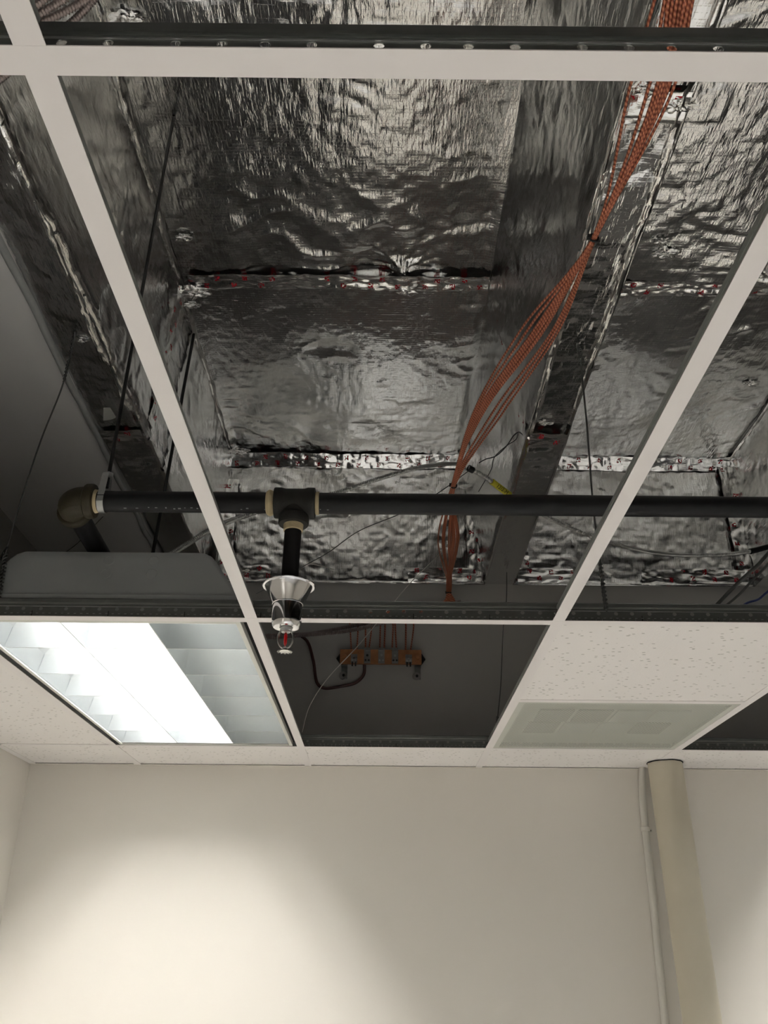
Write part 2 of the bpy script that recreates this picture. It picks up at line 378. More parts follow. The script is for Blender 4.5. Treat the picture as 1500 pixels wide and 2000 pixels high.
# ---- paths of wires and cables: metres, heights from the eye
COPPER = [[(0.375, 0.722, 1.196), (0.376, 0.898, 1.196), (0.388, 1.221, 1.196), (0.295, 1.487, 1.196), (0.224, 1.805, 1.196), (0.197, 2.196, 1.196), (0.179, 2.554, 1.196), (0.25, 3.126, 1.231), (0.235, 3.14, 1.196), (0.107, 3.15, 1.17), (-0.124, 3.172, 1.14), (-0.123, 3.172, 1.109), (-0.114, 3.165, 0.983)], [(0.386, 0.722, 1.196), (0.405, 0.898, 1.196), (0.389, 1.221, 1.196), (0.31, 1.486, 1.196), (0.228, 1.805, 1.196), (0.2, 2.196, 1.196), (0.193, 2.554, 1.196), (0.253, 3.126, 1.231), (0.24, 3.14, 1.196), (0.122, 3.15, 1.17), (-0.092, 3.172, 1.14), (-0.092, 3.172, 1.109), (-0.096, 3.165, 0.983)], [(0.39, 0.722, 1.196), (0.417, 0.898, 1.196), (0.39, 1.221, 1.196), (0.324, 1.486, 1.196), (0.234, 1.805, 1.196), (0.202, 2.196, 1.196), (0.199, 2.554, 1.196), (0.256, 3.126, 1.231), (0.244, 3.14, 1.196), (0.135, 3.15, 1.17), (-0.064, 3.172, 1.14), (-0.064, 3.172, 1.109), (-0.062, 3.165, 1.013)], [(0.396, 0.722, 1.196), (0.422, 0.898, 1.196), (0.392, 1.221, 1.196), (0.33, 1.486, 1.196), (0.238, 1.805, 1.196), (0.204, 2.195, 1.196), (0.213, 2.554, 1.196), (0.259, 3.126, 1.231), (0.249, 3.14, 1.196), (0.147, 3.15, 1.17), (-0.041, 3.172, 1.141), (-0.04, 3.172, 1.11), (-0.049, 3.165, 1.014)], [(0.402, 0.722, 1.196), (0.426, 0.898, 1.196), (0.394, 1.221, 1.196), (0.335, 1.486, 1.196), (0.242, 1.805, 1.196), (0.206, 2.195, 1.196), (0.219, 2.553, 1.196), (0.262, 3.126, 1.231), (0.254, 3.14, 1.196), (0.163, 3.15, 1.17), (-0.007, 3.172, 1.141), (-0.007, 3.172, 1.11), (-0.008, 3.165, 1.018)], [(0.41, 0.726, 1.204), (0.433, 0.904, 1.204), (0.391, 1.232, 1.204), (0.344, 1.496, 1.204), (0.247, 1.817, 1.204), (0.199, 2.216, 1.204), (0.227, 2.57, 1.204), (0.25, 3.134, 1.23), (0.259, 3.14, 1.197), (0.173, 3.15, 1.17), (0.01, 3.172, 1.141), (0.011, 3.172, 1.11), (0.008, 3.165, 1.018)], [(0.416, 0.726, 1.204), (0.436, 0.904, 1.204), (0.392, 1.232, 1.204), (0.348, 1.496, 1.204), (0.252, 1.817, 1.204), (0.201, 2.216, 1.204), (0.234, 2.57, 1.204), (0.254, 3.134, 1.23), (0.264, 3.14, 1.197), (0.188, 3.15, 1.17), (0.042, 3.172, 1.142), (0.042, 3.172, 1.11), (0.038, 3.165, 1.018)], [(0.42, 0.726, 1.204), (0.43, 0.904, 1.204), (0.394, 1.232, 1.204), (0.366, 1.496, 1.204), (0.275, 1.816, 1.204), (0.204, 2.216, 1.204), (0.241, 2.57, 1.204), (0.257, 3.134, 1.23), (0.269, 3.14, 1.197), (0.194, 3.15, 1.17), (0.05, 3.172, 1.142), (0.05, 3.172, 1.11), (0.054, 3.165, 1.019)], [(0.424, 0.726, 1.204), (0.439, 0.904, 1.204), (0.395, 1.232, 1.204), (0.372, 1.496, 1.204), (0.29, 1.816, 1.204), (0.206, 2.216, 1.204), (0.247, 2.57, 1.204), (0.26, 3.134, 1.23), (0.274, 3.14, 1.197), (0.212, 3.15, 1.171), (0.091, 3.172, 1.142), (0.091, 3.172, 1.111), (0.089, 3.165, 0.985)], [(0.428, 0.726, 1.204), (0.447, 0.904, 1.204), (0.397, 1.232, 1.204), (0.379, 1.496, 1.204), (0.301, 1.816, 1.204), (0.208, 2.216, 1.204), (0.231, 2.57, 1.204), (0.263, 3.134, 1.23), (0.279, 3.14, 1.197), (0.227, 3.15, 1.171), (0.121, 3.172, 1.142), (0.121, 3.172, 1.111), (0.104, 3.165, 0.985)]]
TIES = [(0.392, 1.226, 1.2), (0.203, 2.206, 1.2), (0.256, 3.13, 1.231)]
GROUND = [(-0.475, 3.13, 1.054), (-0.4, 3.15, 1.056), (-0.333, 3.15, 1.066), (-0.288, 3.16, 1.046), (-0.258, 3.165, 0.968), (-0.239, 3.17, 0.881), (-0.215, 3.17, 0.864), (-0.147, 3.17, 0.872), (-0.096, 3.17, 0.886), (-0.068, 3.17, 0.916), (-0.065, 3.155, 0.955)]
MC1 = [(-0.591, 2.2, 0.968), (-0.558, 2.25, 1.025), (-0.508, 2.3, 1.095), (-0.44, 2.4, 1.187), (-0.306, 2.45, 1.259), (-0.148, 2.5, 1.33), (-0.016, 2.55, 1.41), (0.107, 2.6, 1.479), (0.203, 2.7, 1.554), (0.271, 2.8, 1.614)]
MC2 = [(0.246, 2.191, 1.25), (0.294, 2.221, 1.24), (0.378, 2.297, 1.22), (0.529, 2.424, 1.2), (0.653, 2.491, 1.18), (0.801, 2.564, 1.17), (1.033, 2.75, 1.23), (1.216, 2.8, 1.256), (1.309, 2.82, 1.277)]
MC2B = [(1.303, 2.82, 1.277), (1.386, 2.84, 1.305), (1.515, 2.86, 1.352)]
YTAG = [(0.314, 2.244, 1.237), (0.378, 2.297, 1.22)]
MC3 = [(-0.513, 3.13, 1.046), (-0.388, 3.13, 1.055), (-0.282, 3.13, 1.06), (-0.168, 3.14, 1.085), (-0.052, 3.15, 1.114), (0.105, 3.15, 1.159), (0.303, 3.15, 1.203)]
MC4 = [(-0.507, 3.1, 1.028), (-0.384, 3.1, 1.037), (-0.281, 3.12, 1.053), (-0.128, 3.12, 1.07), (0.026, 3.13, 1.112), (0.222, 3.13, 1.163)]
MCT = [[(-0.431, 0.671, 1.0), (-0.379, 0.643, 1.0), (-0.335, 0.616, 1.0)], [(-0.428, 0.679, 1.0), (-0.373, 0.654, 1.0), (-0.313, 0.621, 1.0)], [(-0.44, 0.733, 1.05), (-0.394, 0.702, 1.05), (-0.351, 0.665, 1.05)], [(-0.427, 0.659, 1.0), (-0.388, 0.634, 1.0), (-0.364, 0.616, 1.0)]]
HW_LEFT = [(-0.726, 1.631, 1.285), (-0.721, 1.622, 1.26), (-0.768, 1.72, 1.209), (-0.783, 1.7, 1.032), (-0.784, 1.67, 0.858), (-0.786, 1.66, 0.733), (-0.774, 1.643, 0.629)]
HW_MID = [(0.457, 1.656, 1.285), (0.466, 1.658, 1.26), (0.46, 1.652, 1.24), (0.469, 1.7, 1.087), (0.454, 1.67, 0.846), (0.45, 1.65, 0.718), (0.448, 1.637, 0.609)]
HW_FAR = [(0.472, 3.051, 1.285), (0.448, 2.95, 1.128), (0.43, 2.93, 1.029), (0.403, 2.89, 0.8), (0.385, 2.87, 0.691), (0.373, 2.862, 0.609)]
STRAY1 = [(0.289, 2.5, 1.422), (0.186, 2.5, 1.337), (0.068, 2.5, 1.261), (-0.079, 2.5, 1.19), (-0.174, 2.5, 1.114), (-0.252, 2.5, 1.064), (-0.298, 2.5, 1.026), (-0.389, 2.5, 0.974)]
STRAY2 = [(0.272, 2.9, 1.367), (0.191, 2.9, 1.275), (0.097, 2.9, 1.174), (-0.003, 2.88, 1.038), (-0.081, 2.87, 0.933), (-0.182, 2.86, 0.813), (-0.227, 2.86, 0.743), (-0.245, 2.86, 0.7), (-0.259, 2.862, 0.633)]
STRAY3 = [(-0.301, 2.9, 1.226), (-0.265, 2.9, 1.247), (-0.228, 2.9, 1.241), (-0.177, 2.9, 1.227)]
LOOP = [(0.274, 2.161, 1.25), (0.292, 2.138, 1.25), (0.314, 2.126, 1.25), (0.341, 2.064, 1.25), (0.356, 2.026, 1.26), (0.368, 2.026, 1.27), (0.385, 2.06, 1.285)]
LOOP2 = [(0.373, 2.055, 1.285), (0.365, 2.047, 1.26), (0.34, 2.055, 1.245), (0.312, 2.109, 1.24), (0.311, 2.176, 1.24), (0.288, 2.317, 1.24)]
THINL = [(-0.916, 2.6, 1.311), (-0.951, 2.6, 1.262), (-1.006, 2.6, 1.183), (-1.064, 2.6, 1.131)]
GC1 = [(1.212, 3.0, 1.124), (1.289, 2.98, 1.198), (1.353, 2.9, 1.25), (1.47, 2.85, 1.337)]
GC2 = [(1.251, 3.02, 1.132), (1.311, 3.0, 1.176), (1.377, 2.92, 1.239), (1.516, 2.87, 1.336)]
BLUE = [(1.337, 3.08, 1.155), (1.381, 3.08, 1.182), (1.426, 3.08, 1.197), (1.453, 3.05, 1.217), (1.558, 3.0, 1.27)]
RODB = [(-0.64, 2.335, 1.855), (-0.665, 2.3, 1.033)]
LEFTTW = [(-0.786, 1.66, 0.747), (-0.794, 1.66, 0.727), (-0.791, 1.65, 0.694), (-0.781, 1.65, 0.677), (-0.775, 1.645, 0.625)]
# ------------------------------------------------------------------ room shell
def slab(name, x0, x1, y0, y1, z0, z1, mat, parent=None):
    return mk(name, G().box(x0, x1, y0, y1, z0, z1), mat, parent, kind='structure' if parent is None else None, smooth=0)
FL = -EYE
slab('floor', WALLX-.1, FARX+.1, BACKY-.1, WALLY+.1, FL-.1, FL, M['floor'])
TOPZ = 2.0
wf = slab('wall_far', WALLX-.1, FARX+.1, WALLY, WALLY+.1, FL, H+.004, M['wall'])
mk('upper_wall', G().box(WALLX-.1, FARX+.1, WALLY, WALLY+.1, H+.004, TOPZ), M['plenum_wall'], wf, lab='bare dark grey wall above the ceiling line', smooth=0)
wl = slab('wall_left', WALLX-.1, WALLX, BACKY, WALLY, FL, H+.004, M['wall'])
mk('upper_wall', G().box(WALLX-.1, WALLX, BACKY, WALLY, H+.004, TOPZ), M['plenum_wall'], wl, smooth=0)
wr = slab('wall_right', FARX, FARX+.1, BACKY, WALLY, FL, H+.004, M['wall'])
mk('upper_wall', G().box(FARX, FARX+.1, BACKY, WALLY, H+.004, TOPZ), M['plenum_wall'], wr, smooth=0)
wb = slab('wall_back', WALLX-.1, FARX+.1, BACKY-.1, BACKY, FL, H+.004, M['wall'])
mk('upper_wall', G().box(WALLX-.1, FARX+.1, BACKY-.1, BACKY, H+.004, TOPZ), M['plenum_wall'], wb, smooth=0)

# ribbed concrete deck above everything: joists run away from the viewer
JO = [(-0.795, -0.675), (0.409, 0.508), (1.472, 1.575), (2.54, 2.64), (3.60, 3.70)]
dk = mk('ceiling', G().box(WALLX-.1, FARX+.1, BACKY-.1, WALLY+.1, ZT+.02, TOPZ), M['deck'], kind='structure', smooth=0)
for a, b in JO:
    mk('joist', G().prism([(a+.006, ZB+.014), (b-.006, ZB+.014), (b-.006, ZT+.02), (a+.006, ZT+.02)], 'y', BACKY, WALLY), M['deck'], dk, smooth=0)

# grey board soffit at the left, its edge drifting outwards towards the far wall
g = G(); sx = lambda y: -0.7817 - 0.026*(y-1.32)
g.add([(WALLX, BACKY, 1.284), (WALLX, WALLY, 1.284), (sx(WALLY), WALLY, 1.284), (sx(BACKY), BACKY, 1.284),
       (WALLX, BACKY, 1.33), (WALLX, WALLY, 1.33), (sx(WALLY), WALLY, 1.33), (sx(BACKY), BACKY, 1.33)],
      [(0,1,2,3), (7,6,5,4), (3,2,6,7), (0,4,5,1), (1,5,6,2), (0,3,7,4)])
mk('trim_1', g, M['soffit'], kind='structure', smooth=0)
M['bead'] = plain('pale sealing bead', (0.36, 0.37, 0.36), 0.7, 0, .6, 120, .2, 30)
rng = random.Random(2)
pts = [(sx(y)-.004+rng.uniform(-.003, .003), y, 1.282) for y in np.arange(0.6, 3.19, 0.06)]
line_obj('trim_2', pts, 0.009, M['bead'], kind='structure', n=8, step=.02)

# ------------------------------------------------------------------ foil insulation
def vnoise(u, v, seed):
    """smooth 2D noise in -1..1 on a random lattice"""
    r = np.random.RandomState(seed); T = r.uniform(-1, 1, (256, 256))
    iu = np.floor(u).astype(int); iv = np.floor(v).astype(int); fu = u-iu; fv = v-iv
    fu = fu**3*(fu*(fu*6-15)+10); fv = fv**3*(fv*(fv*6-15)+10)
    a = T[iu % 256, iv % 256]; b = T[(iu+1) % 256, iv % 256]; c = T[iu % 256, (iv+1) % 256]; d = T[(iu+1) % 256, (iv+1) % 256]
    return (a*(1-fu)+b*fu)*(1-fv)+(c*(1-fu)+d*fu)*fv
def crumple(u, v, seed, big=1.0, fine=1.0):
    """height of a wrinkled foil sheet in metres at u across, v along"""
    wu = u+.05*vnoise(u*5, v*5, seed+1); wv = v+.05*vnoise(u*5, v*5, seed+2)
    h = big*(.012*vnoise(wu*2.4, wv*2.0, seed+3)+.004*vnoise(wu*6.5, wv*5.5, seed+4))
    mask = np.clip(vnoise(u*3.1, v*3.1, seed+5)*1.3+.45, 0, 1)
    c = np.abs(vnoise(wu*13, wv*19, seed+6))*.0024+np.abs(vnoise(wu*29+wv*9, wv*33, seed+7))*.0011
    c2 = -np.abs(vnoise(wu*9-wv*7, wv*11+wu*5, seed+8))*.005*np.clip(vnoise(u*4, v*4, seed+9)*1.5, 0, 1)
    s = (vnoise(u*75, v*26, seed+10)*.0006+vnoise(u*48, v*62, seed+11)*.0005)
    return h+fine*(c*mask+c2+s)
def sheet(name, parent, O, U, V, Nn, lu, lv, du=.006, dv=.008, seed=1, big=1., fine=1., mat=None, edge=.03, lab=None, taper=None, blobs=()):
    """foil sheet: corner O, unit directions U (across) and V (along), sizes lu x lv, normal Nn (towards the viewer).
       taper(v) may shift points along U; blobs = gathered knots (u, v, radius, height)"""
    nu = max(2, int(lu/du)+1); nv = max(2, int(lv/dv)+1)
    u = np.linspace(0, lu, nu); v = np.linspace(0, lv, nv); UU, VV = np.meshgrid(u, v)
    h = crumple(UU+seed*3.1, VV+seed*1.7, seed*20, big, fine)
    for bu, bv, br, bh in blobs:
        dd = np.sqrt((UU-bu)**2+(VV-bv)**2); an = np.arctan2(VV-bv, UU-bu)
        h += bh*np.exp(-(dd/br)**2)*(1+.8*np.sin(an*7+vnoise(UU*30, VV*30, 77)*2))
        h += bh*.3*np.exp(-(dd/(br*2.6))**2)*np.abs(np.sin(an*9+seed))
    e = np.clip(np.minimum(np.minimum(UU, lu-UU), np.minimum(VV, lv-VV))/edge, 0, 1)
    h = h*e
    O = np.array(O); U = np.array(U, float); V = np.array(V, float); Nn = np.array(Nn, float)
    P = O+UU[..., None]*U+VV[..., None]*V+h[..., None]*Nn
    g = G(); g.v = [tuple(p) for p in P.reshape(-1, 3)]
    idx = np.arange(nu*nv).reshape(nv, nu)
    q = np.stack([idx[:-1, :-1], idx[:-1, 1:], idx[1:, 1:], idx[1:, :-1]], -1).reshape(-1, 4)
    if np.dot(np.cross(U, V), Nn) < 0: q = q[:, ::-1]
    g.f = [tuple(int(t) for t in r_) for r_ in q]
    uvs = np.stack([UU.ravel()+seed*2.0, VV.ravel()+seed*1.3], -1)
    return mk(name, g, mat or M['foil'], parent, lab=lab, uvs=uvs, smooth=180)
def tape(parent, O, U, V, Nn, w, L, seed=1, raised=.004, rough=1.0, name='foil_tape'):
    du, dv = .0045, .006
    nu = int(w/du)+1; nv = int(L/dv)+1
    u = np.linspace(0, w, nu); v = np.linspace(0, L, nv); UU, VV = np.meshgrid(u, v)
    h = raised+rough*(.0045*np.abs(vnoise(UU*38, VV*17+seed, seed+1))+.0028*np.abs(vnoise(UU*95, VV*40, seed+2))+.0028*vnoise(UU*14, VV*7, seed+3))
    # the strip wanders a little and has ragged edges
    wob = .006*vnoise(np.zeros_like(VV)+.5, VV*4, seed+5)+.0025*vnoise(UU*9, VV*28, seed+6)
    O = np.array(O); U = np.array(U, float); V = np.array(V, float); Nn = np.array(Nn, float)
    P = O+(UU+wob)[..., None]*U+VV[..., None]*V+h[..., None]*Nn
    g = G(); g.v = [tuple(p) for p in P.reshape(-1, 3)]
    idx = np.arange(nu*nv).reshape(nv, nu)
    q = np.stack([idx[:-1, :-1], idx[:-1, 1:], idx[1:, 1:], idx[1:, :-1]], -1).reshape(-1, 4)
    if np.dot(np.cross(U, V), Nn) < 0: q = q[:, ::-1]
    g.f = [tuple(int(t) for t in r_) for r_ in q]
    uvs = np.stack([UU.ravel(), VV.ravel()+seed*.31], -1)
    return mk(name, g, M['foil_tape'], parent, uvs=uvs, smooth=50)
def fold(parent, p, q, r, seed=1, name='foil_fold', squash=.6, n=9, cr=1.0):
    """crumpled lip of foil along a corner"""
    p = Vector(p); q = Vector(q); L = (q-p).length; d = (q-p)/L; a = d.orthogonal().normalized(); b = d.cross(a)
    ns = int(L/.006)+2; rs = np.random.RandomState(seed)
    g = G(); uvs = []
    s_ = np.linspace(0, L, ns); K = np.arange(n)
    SS, KK = np.meshgrid(s_, K, indexing='ij')
    rad = r*(1+cr*(.38*vnoise(SS*9, KK*.7, seed+1)+.22*vnoise(SS*38, KK*1.3, seed+2)+.12*vnoise(SS*90, KK*1.9, seed+8)))
    oa = .4*r*vnoise(s_*5, s_*0+.5, seed+3); ob = .4*r*vnoise(s_*5, s_*0+3.5, seed+4)
    for i in range(ns):
        for k in range(n):
            an = 2*math.pi*k/n
            pt = p+d*s_[i]+a*(math.cos(an)*rad[i, k]+oa[i])+b*(math.sin(an)*rad[i, k]*squash+ob[i])
            g.v.append(tuple(pt)); uvs.append((k/n*2*math.pi*r, s_[i]))
    for i in range(ns-1):
        for k in range(n): g.f.append((i*n+k, i*n+(k+1) % n, (i+1)*n+(k+1) % n, (i+1)*n+k))
    return mk(name, g, M['foil_fold'], parent, uvs=uvs, smooth=60)
X, Y, Z = (1, 0, 0), (0, 1, 0), (0, 0, 1); DN = (0, 0, -1)
NEAR = 0.55                       # the finely modelled foil starts here; nearer stretches are outside the frame
def slope(xb, xt, far=True):      # direction up a joist side
    L = math.hypot(xt-xb, ZT-ZB); return ((xt-xb)/L, 0, (ZT-ZB)/L), L
def pan(x0b, x0t, x1t, x1b, lab, seed, ys, fineness=1.0):
    """insulation lining one bay of the deck: two sides, sheets on the underside, an end panel"""
    root = empty('foil_insulation', (x0b+x1b)/2, WALLY-.01, ZB, lab, 'insulation')
    d0, L0 = slope(x0b, x0t); d1, L1 = slope(x1b, x1t)
    n0 = (d0[2], 0, -d0[0]); n1 = (-d1[2], 0, d1[0])
    ln = WALLY-.012-NEAR; f = .006*fineness
    sheet('side_panel', root, (x0b, NEAR, ZB), d0, Y, n0, L0, ln, f, .007, seed+1, 1.1, 1.3)
    sheet('side_panel', root, (x1b, NEAR, ZB), d1, Y, n1, L1, ln, f, .007, seed+2, 1.1, 1.3)
    cuts = [NEAR]+ys+[WALLY-.012]
    for k in range(len(cuts)-1):
        a, b = cuts[k], cuts[k+1]
        bl = [((x1t-x0t)*.72, b-a-.05, .035, .012)] if k == 1 else []
        sheet('top_panel', root, (x0t, a, ZT), X, Y, DN, x1t-x0t, b-a, f, .006*fineness, seed+5+k, 1.1, 1.15, blobs=bl)
    # end panel against the far wall
    u = x1b-x0b
    g_end = sheet('end_panel', root, (x0b, WALLY-.014, ZB-.002), X, Z, (0, -1, 0), u, ZT-ZB, f, .006*fineness, seed+9, .8, 1.5, edge=.02)
    # stretches behind the viewer
    g = G(); g.add([(x0b, BACKY, ZB), (x0t, BACKY, ZT), (x1t, BACKY, ZT), (x1b, BACKY, ZB), (x0b, NEAR, ZB), (x0t, NEAR, ZT), (x1t, NEAR, ZT), (x1b, NEAR, ZB)],
                   [(0,1,5,4), (1,2,6,5), (2,3,7,6)])
    mk('rear_panel', g, M['foil'], root, uvs=[(p[0]+p[2], p[1]) for p in g.v], smooth=0)
    return root
mid = pan(-.672, -.640, .325, .403, 'wide crinkled foil-faced insulation bay in the middle, behind the sprinkler pipe', 1, [0.98, 2.09])
rgt = pan(.513, .530, 1.452, 1.467, 'foil-faced insulation bay at the right, beyond the orange wires', 31, [1.0, 2.10])
# seams, corner tapes and lips of the middle bay
tape(mid, (-.61, 2.055, ZT-.004), Y, X, DN, .065, .93, 3)
tape(mid, (-.645, 3.135, ZT-.004), (0, .72, -.69), X, (0, -.69, -.72), .062, .96, 5)
tape(mid, (-.66, WALLY-.02, ZB+.002), Z, X, (0, -1, 0), .062, .22, 7, .012)
tape(mid, (.10, WALLY-.02, ZB+.0), Z, X, (0, -1, 0), .058, .29, 8, .012)
tape(mid, (.335, WALLY-.022, ZB+.03), X, Z, (0, -1, 0), .062, .34, 9, .010)
tape(mid, (-.655, WALLY-.022, ZB+.03), X, Z, (0, -1, 0), .058, .42, 10, .010)
d0, L0 = slope(-.672, -.640); n0 = (d0[2], 0, -d0[0])
tape(mid, (-.668, 2.06, ZB+.03), Y, d0, n0, .06, .52, 11, .006)
d1, L1 = slope(.403, .325)
tape(mid, (.400, 2.05, ZB+.02), Y, d1, (-d1[2], 0, d1[0]), .06, .53, 12, .003, .4)
fold(mid, (-.640, NEAR, ZT-.012), (-.640, WALLY-.02, ZT-.012), .011, 3)
fold(mid, (-.67, NEAR, ZB+.002), (-.673, 2.02, ZB+.002), .0125, 4)
fold(mid, (-.672, 2.12, ZB+.004), (-.672, WALLY-.02, ZB+.004), .006, 5)
fold(mid, (.403, NEAR, ZB+.006), (.403, WALLY-.02, ZB+.006), .006, 6)
fold(mid, (-.655, WALLY-.03, ZB-.001), (.395, WALLY-.03, ZB-.001), .0055, 7)
fold(mid, (.392, WALLY-.032, ZB), (.392, WALLY-.032, ZB+.28), .005, 8)
# knots where the foil is gathered round the wire ties
def knot(parent, c, r, seed, name='gathered_knot'):
    rs = np.random.RandomState(seed); r *= .72; g = G(); nn, mm = 34, 20
    ph = np.linspace(0, 2*np.pi, nn, endpoint=False); th = np.linspace(.05, np.pi-.05, mm)
    TT, PP = np.meshgrid(th, ph, indexing='ij')
    rad = r*(1+.55*vnoise(PP*1.6, TT*2.5, seed)+.22*vnoise(PP*6, TT*6, seed+1)+.12*vnoise(PP*13, TT*9, seed+2))
    for i in range(mm):
        for k in range(nn):
            g.v.append((c[0]+rad[i,k]*1.5*math.sin(th[i])*math.cos(ph[k]), c[1]+rad[i,k]*math.sin(th[i])*math.sin(ph[k]), c[2]+rad[i,k]*.38*math.cos(th[i])))
    for i in range(mm-1):
        for k in range(nn): g.f.append((i*nn+k, (i+1)*nn+k, (i+1)*nn+(k+1) % nn, i*nn+(k+1) % nn))
    return mk(name, g, M['foil_fold'], parent, uvs=[(p[0], p[1]) for p in g.v], smooth=75)
knot(mid, (-.60, 2.13, ZT-.02), .034, 3); knot(mid, (-.62, 2.19, ZT-.02), .022, 4)
knot(mid, (.07, 2.12, ZT-.012), .026, 5); knot(mid, (-.575, 1.24, ZT-.015), .03, 6); knot(mid, (-.59, 1.9, ZT-.012), .018, 7)
knot(mid, (-.60, 3.10, ZT-.02), .03, 8)
# right bay
tape(rgt, (.55, 2.065, ZT-.004), Y, X, DN, .065, .90, 13)
tape(rgt, (.535, 3.135, ZT-.004), (0, .72, -.69), X, (0, -.69, -.72), .062, .915, 15)
tape(rgt, (.53, WALLY-.02, ZB), Z, X, (0, -1, 0), .06, .22, 17, .012)
tape(rgt, (1.02, WALLY-.02, ZB), Z, X, (0, -1, 0), .06, .42, 18, .012)
tape(rgt, (1.40, WALLY-.022, ZB+.03), X, Z, (0, -1, 0), .06, .50, 19, .010)
tape(rgt, (.525, WALLY-.022, ZB+.03), X, Z, (0, -1, 0), .05, .16, 20, .010)
fold(rgt, (.535, WALLY-.03, ZB-.001), (1.45, WALLY-.03, ZB-.001), .0055, 13)
fold(rgt, (1.45, 1.6, ZT-.012), (1.45, WALLY-.02, ZT-.012), .009, 14)
fold(rgt, (.516, NEAR, ZB+.006), (.516, WALLY-.02, ZB+.006), .005, 15)
knot(rgt, (.83, 1.95, ZT-.012), .030, 15); knot(rgt, (.80, 1.90, ZT-.012), .02, 16); knot(rgt, (1.33, 2.6, ZT-.012), .022, 17)
knot(rgt, (1.12, 1.62, ZT-.012), .024, 18)

def wrap(x0, x1, lab, seed, seams, blobs=(), lit=1.0):
    root = empty('foil_joist_wrap', (x0+x1)/2, WALLY-.01, ZB, lab, 'insulation')
    cuts = [NEAR]+seams+[WALLY-.012]
    for k in range(len(cuts)-1):
        sheet('bottom_sheet', root, (x0, cuts[k], ZB), X, Y, DN, x1-x0, cuts[k+1]-cuts[k], .004, .006, seed+k, .8, 1.3, edge=.008, blobs=[b for b in blobs])
    g = G(); g.add([(x0, BACKY, ZB), (x1, BACKY, ZB), (x1, NEAR, ZB), (x0, NEAR, ZB)], [(0,3,2,1)])
    mk('rear_sheet', g, M['foil'], root, uvs=[(p[0], p[1]) for p in g.v], smooth=0)
    for k, s_ in enumerate(seams):
        tape(root, (x0+.004, s_-.03, ZB-.004), Y, X, DN, .06, x1-x0-.008, seed+10+k, .004)
    return root
jr = wrap(.403, .513, 'narrow foil-wrapped joist under which the orange wires run', 41, [1.0, 2.08])
fold(jr, (.409, NEAR, ZB-.004), (.409, 2.05, ZB-.004), .0085, 23)
fold(jr, (.506, NEAR, ZB-.003), (.506, 1.75, ZB-.003), .0095, 24)
knot(jr, (.43, .97, ZB-.006), .020, 25); knot(jr, (.49, 1.0, ZB-.006), .022, 26); knot(jr, (.44, 2.0, ZB-.004), .014, 27)
jl = wrap(-.797, -.672, 'dark foil-wrapped joist along the grey soffit at the left', 51, [1.02, 2.08])
fold(jl, (-.676, NEAR, ZB-.004), (-.676, 1.95, ZB-.004), .0105, 33)
knot(jl, (-.72, 1.66, ZB-.003), .013, 35)
g = G(); g.add([(-.742, 1.93, 1.272), (-.725, 1.93, 1.272), (-.722, 1.975, 1.272), (-.738, 1.985, 1.272), (-.76, 1.99, 1.272),
                (-.742, 1.93, 1.275), (-.725, 1.93, 1.275), (-.722, 1.975, 1.275), (-.738, 1.985, 1.275), (-.76, 1.99, 1.275)],
               [(0,1,2,3,4), (9,8,7,6,5), (0,5,6,1), (1,6,7,2), (2,7,8,3), (3,8,9,4), (4,9,5,0)])
mk('torn_paper_flap', g, M['paper'], jl, lab='small torn white paper flap')
wrap(1.467, 1.58, 'foil-wrapped joist at the right edge of the right bay', 61, [2.08])
# bays further right close the space beyond the frame
g = G()
for a, b in ((1.58, 2.535), (2.645, 3.595)):
    g.add([(a, BACKY, ZB), (a+.02, BACKY, ZT), (b-.02, BACKY, ZT), (b, BACKY, ZB), (a, WALLY-.01, ZB), (a+.02, WALLY-.01, ZT), (b-.02, WALLY-.01, ZT), (b, WALLY-.01, ZB)],
          [(0,1,5,4), (1,2,6,5), (2,3,7,6), (4,5,6,7)])
mk('foil_insulation', g, M['foil'], lab='foil-faced insulation beyond the right edge of the picture', cat='insulation', uvs=[(p[0]+p[2], p[1]) for p in g.v], smooth=0)

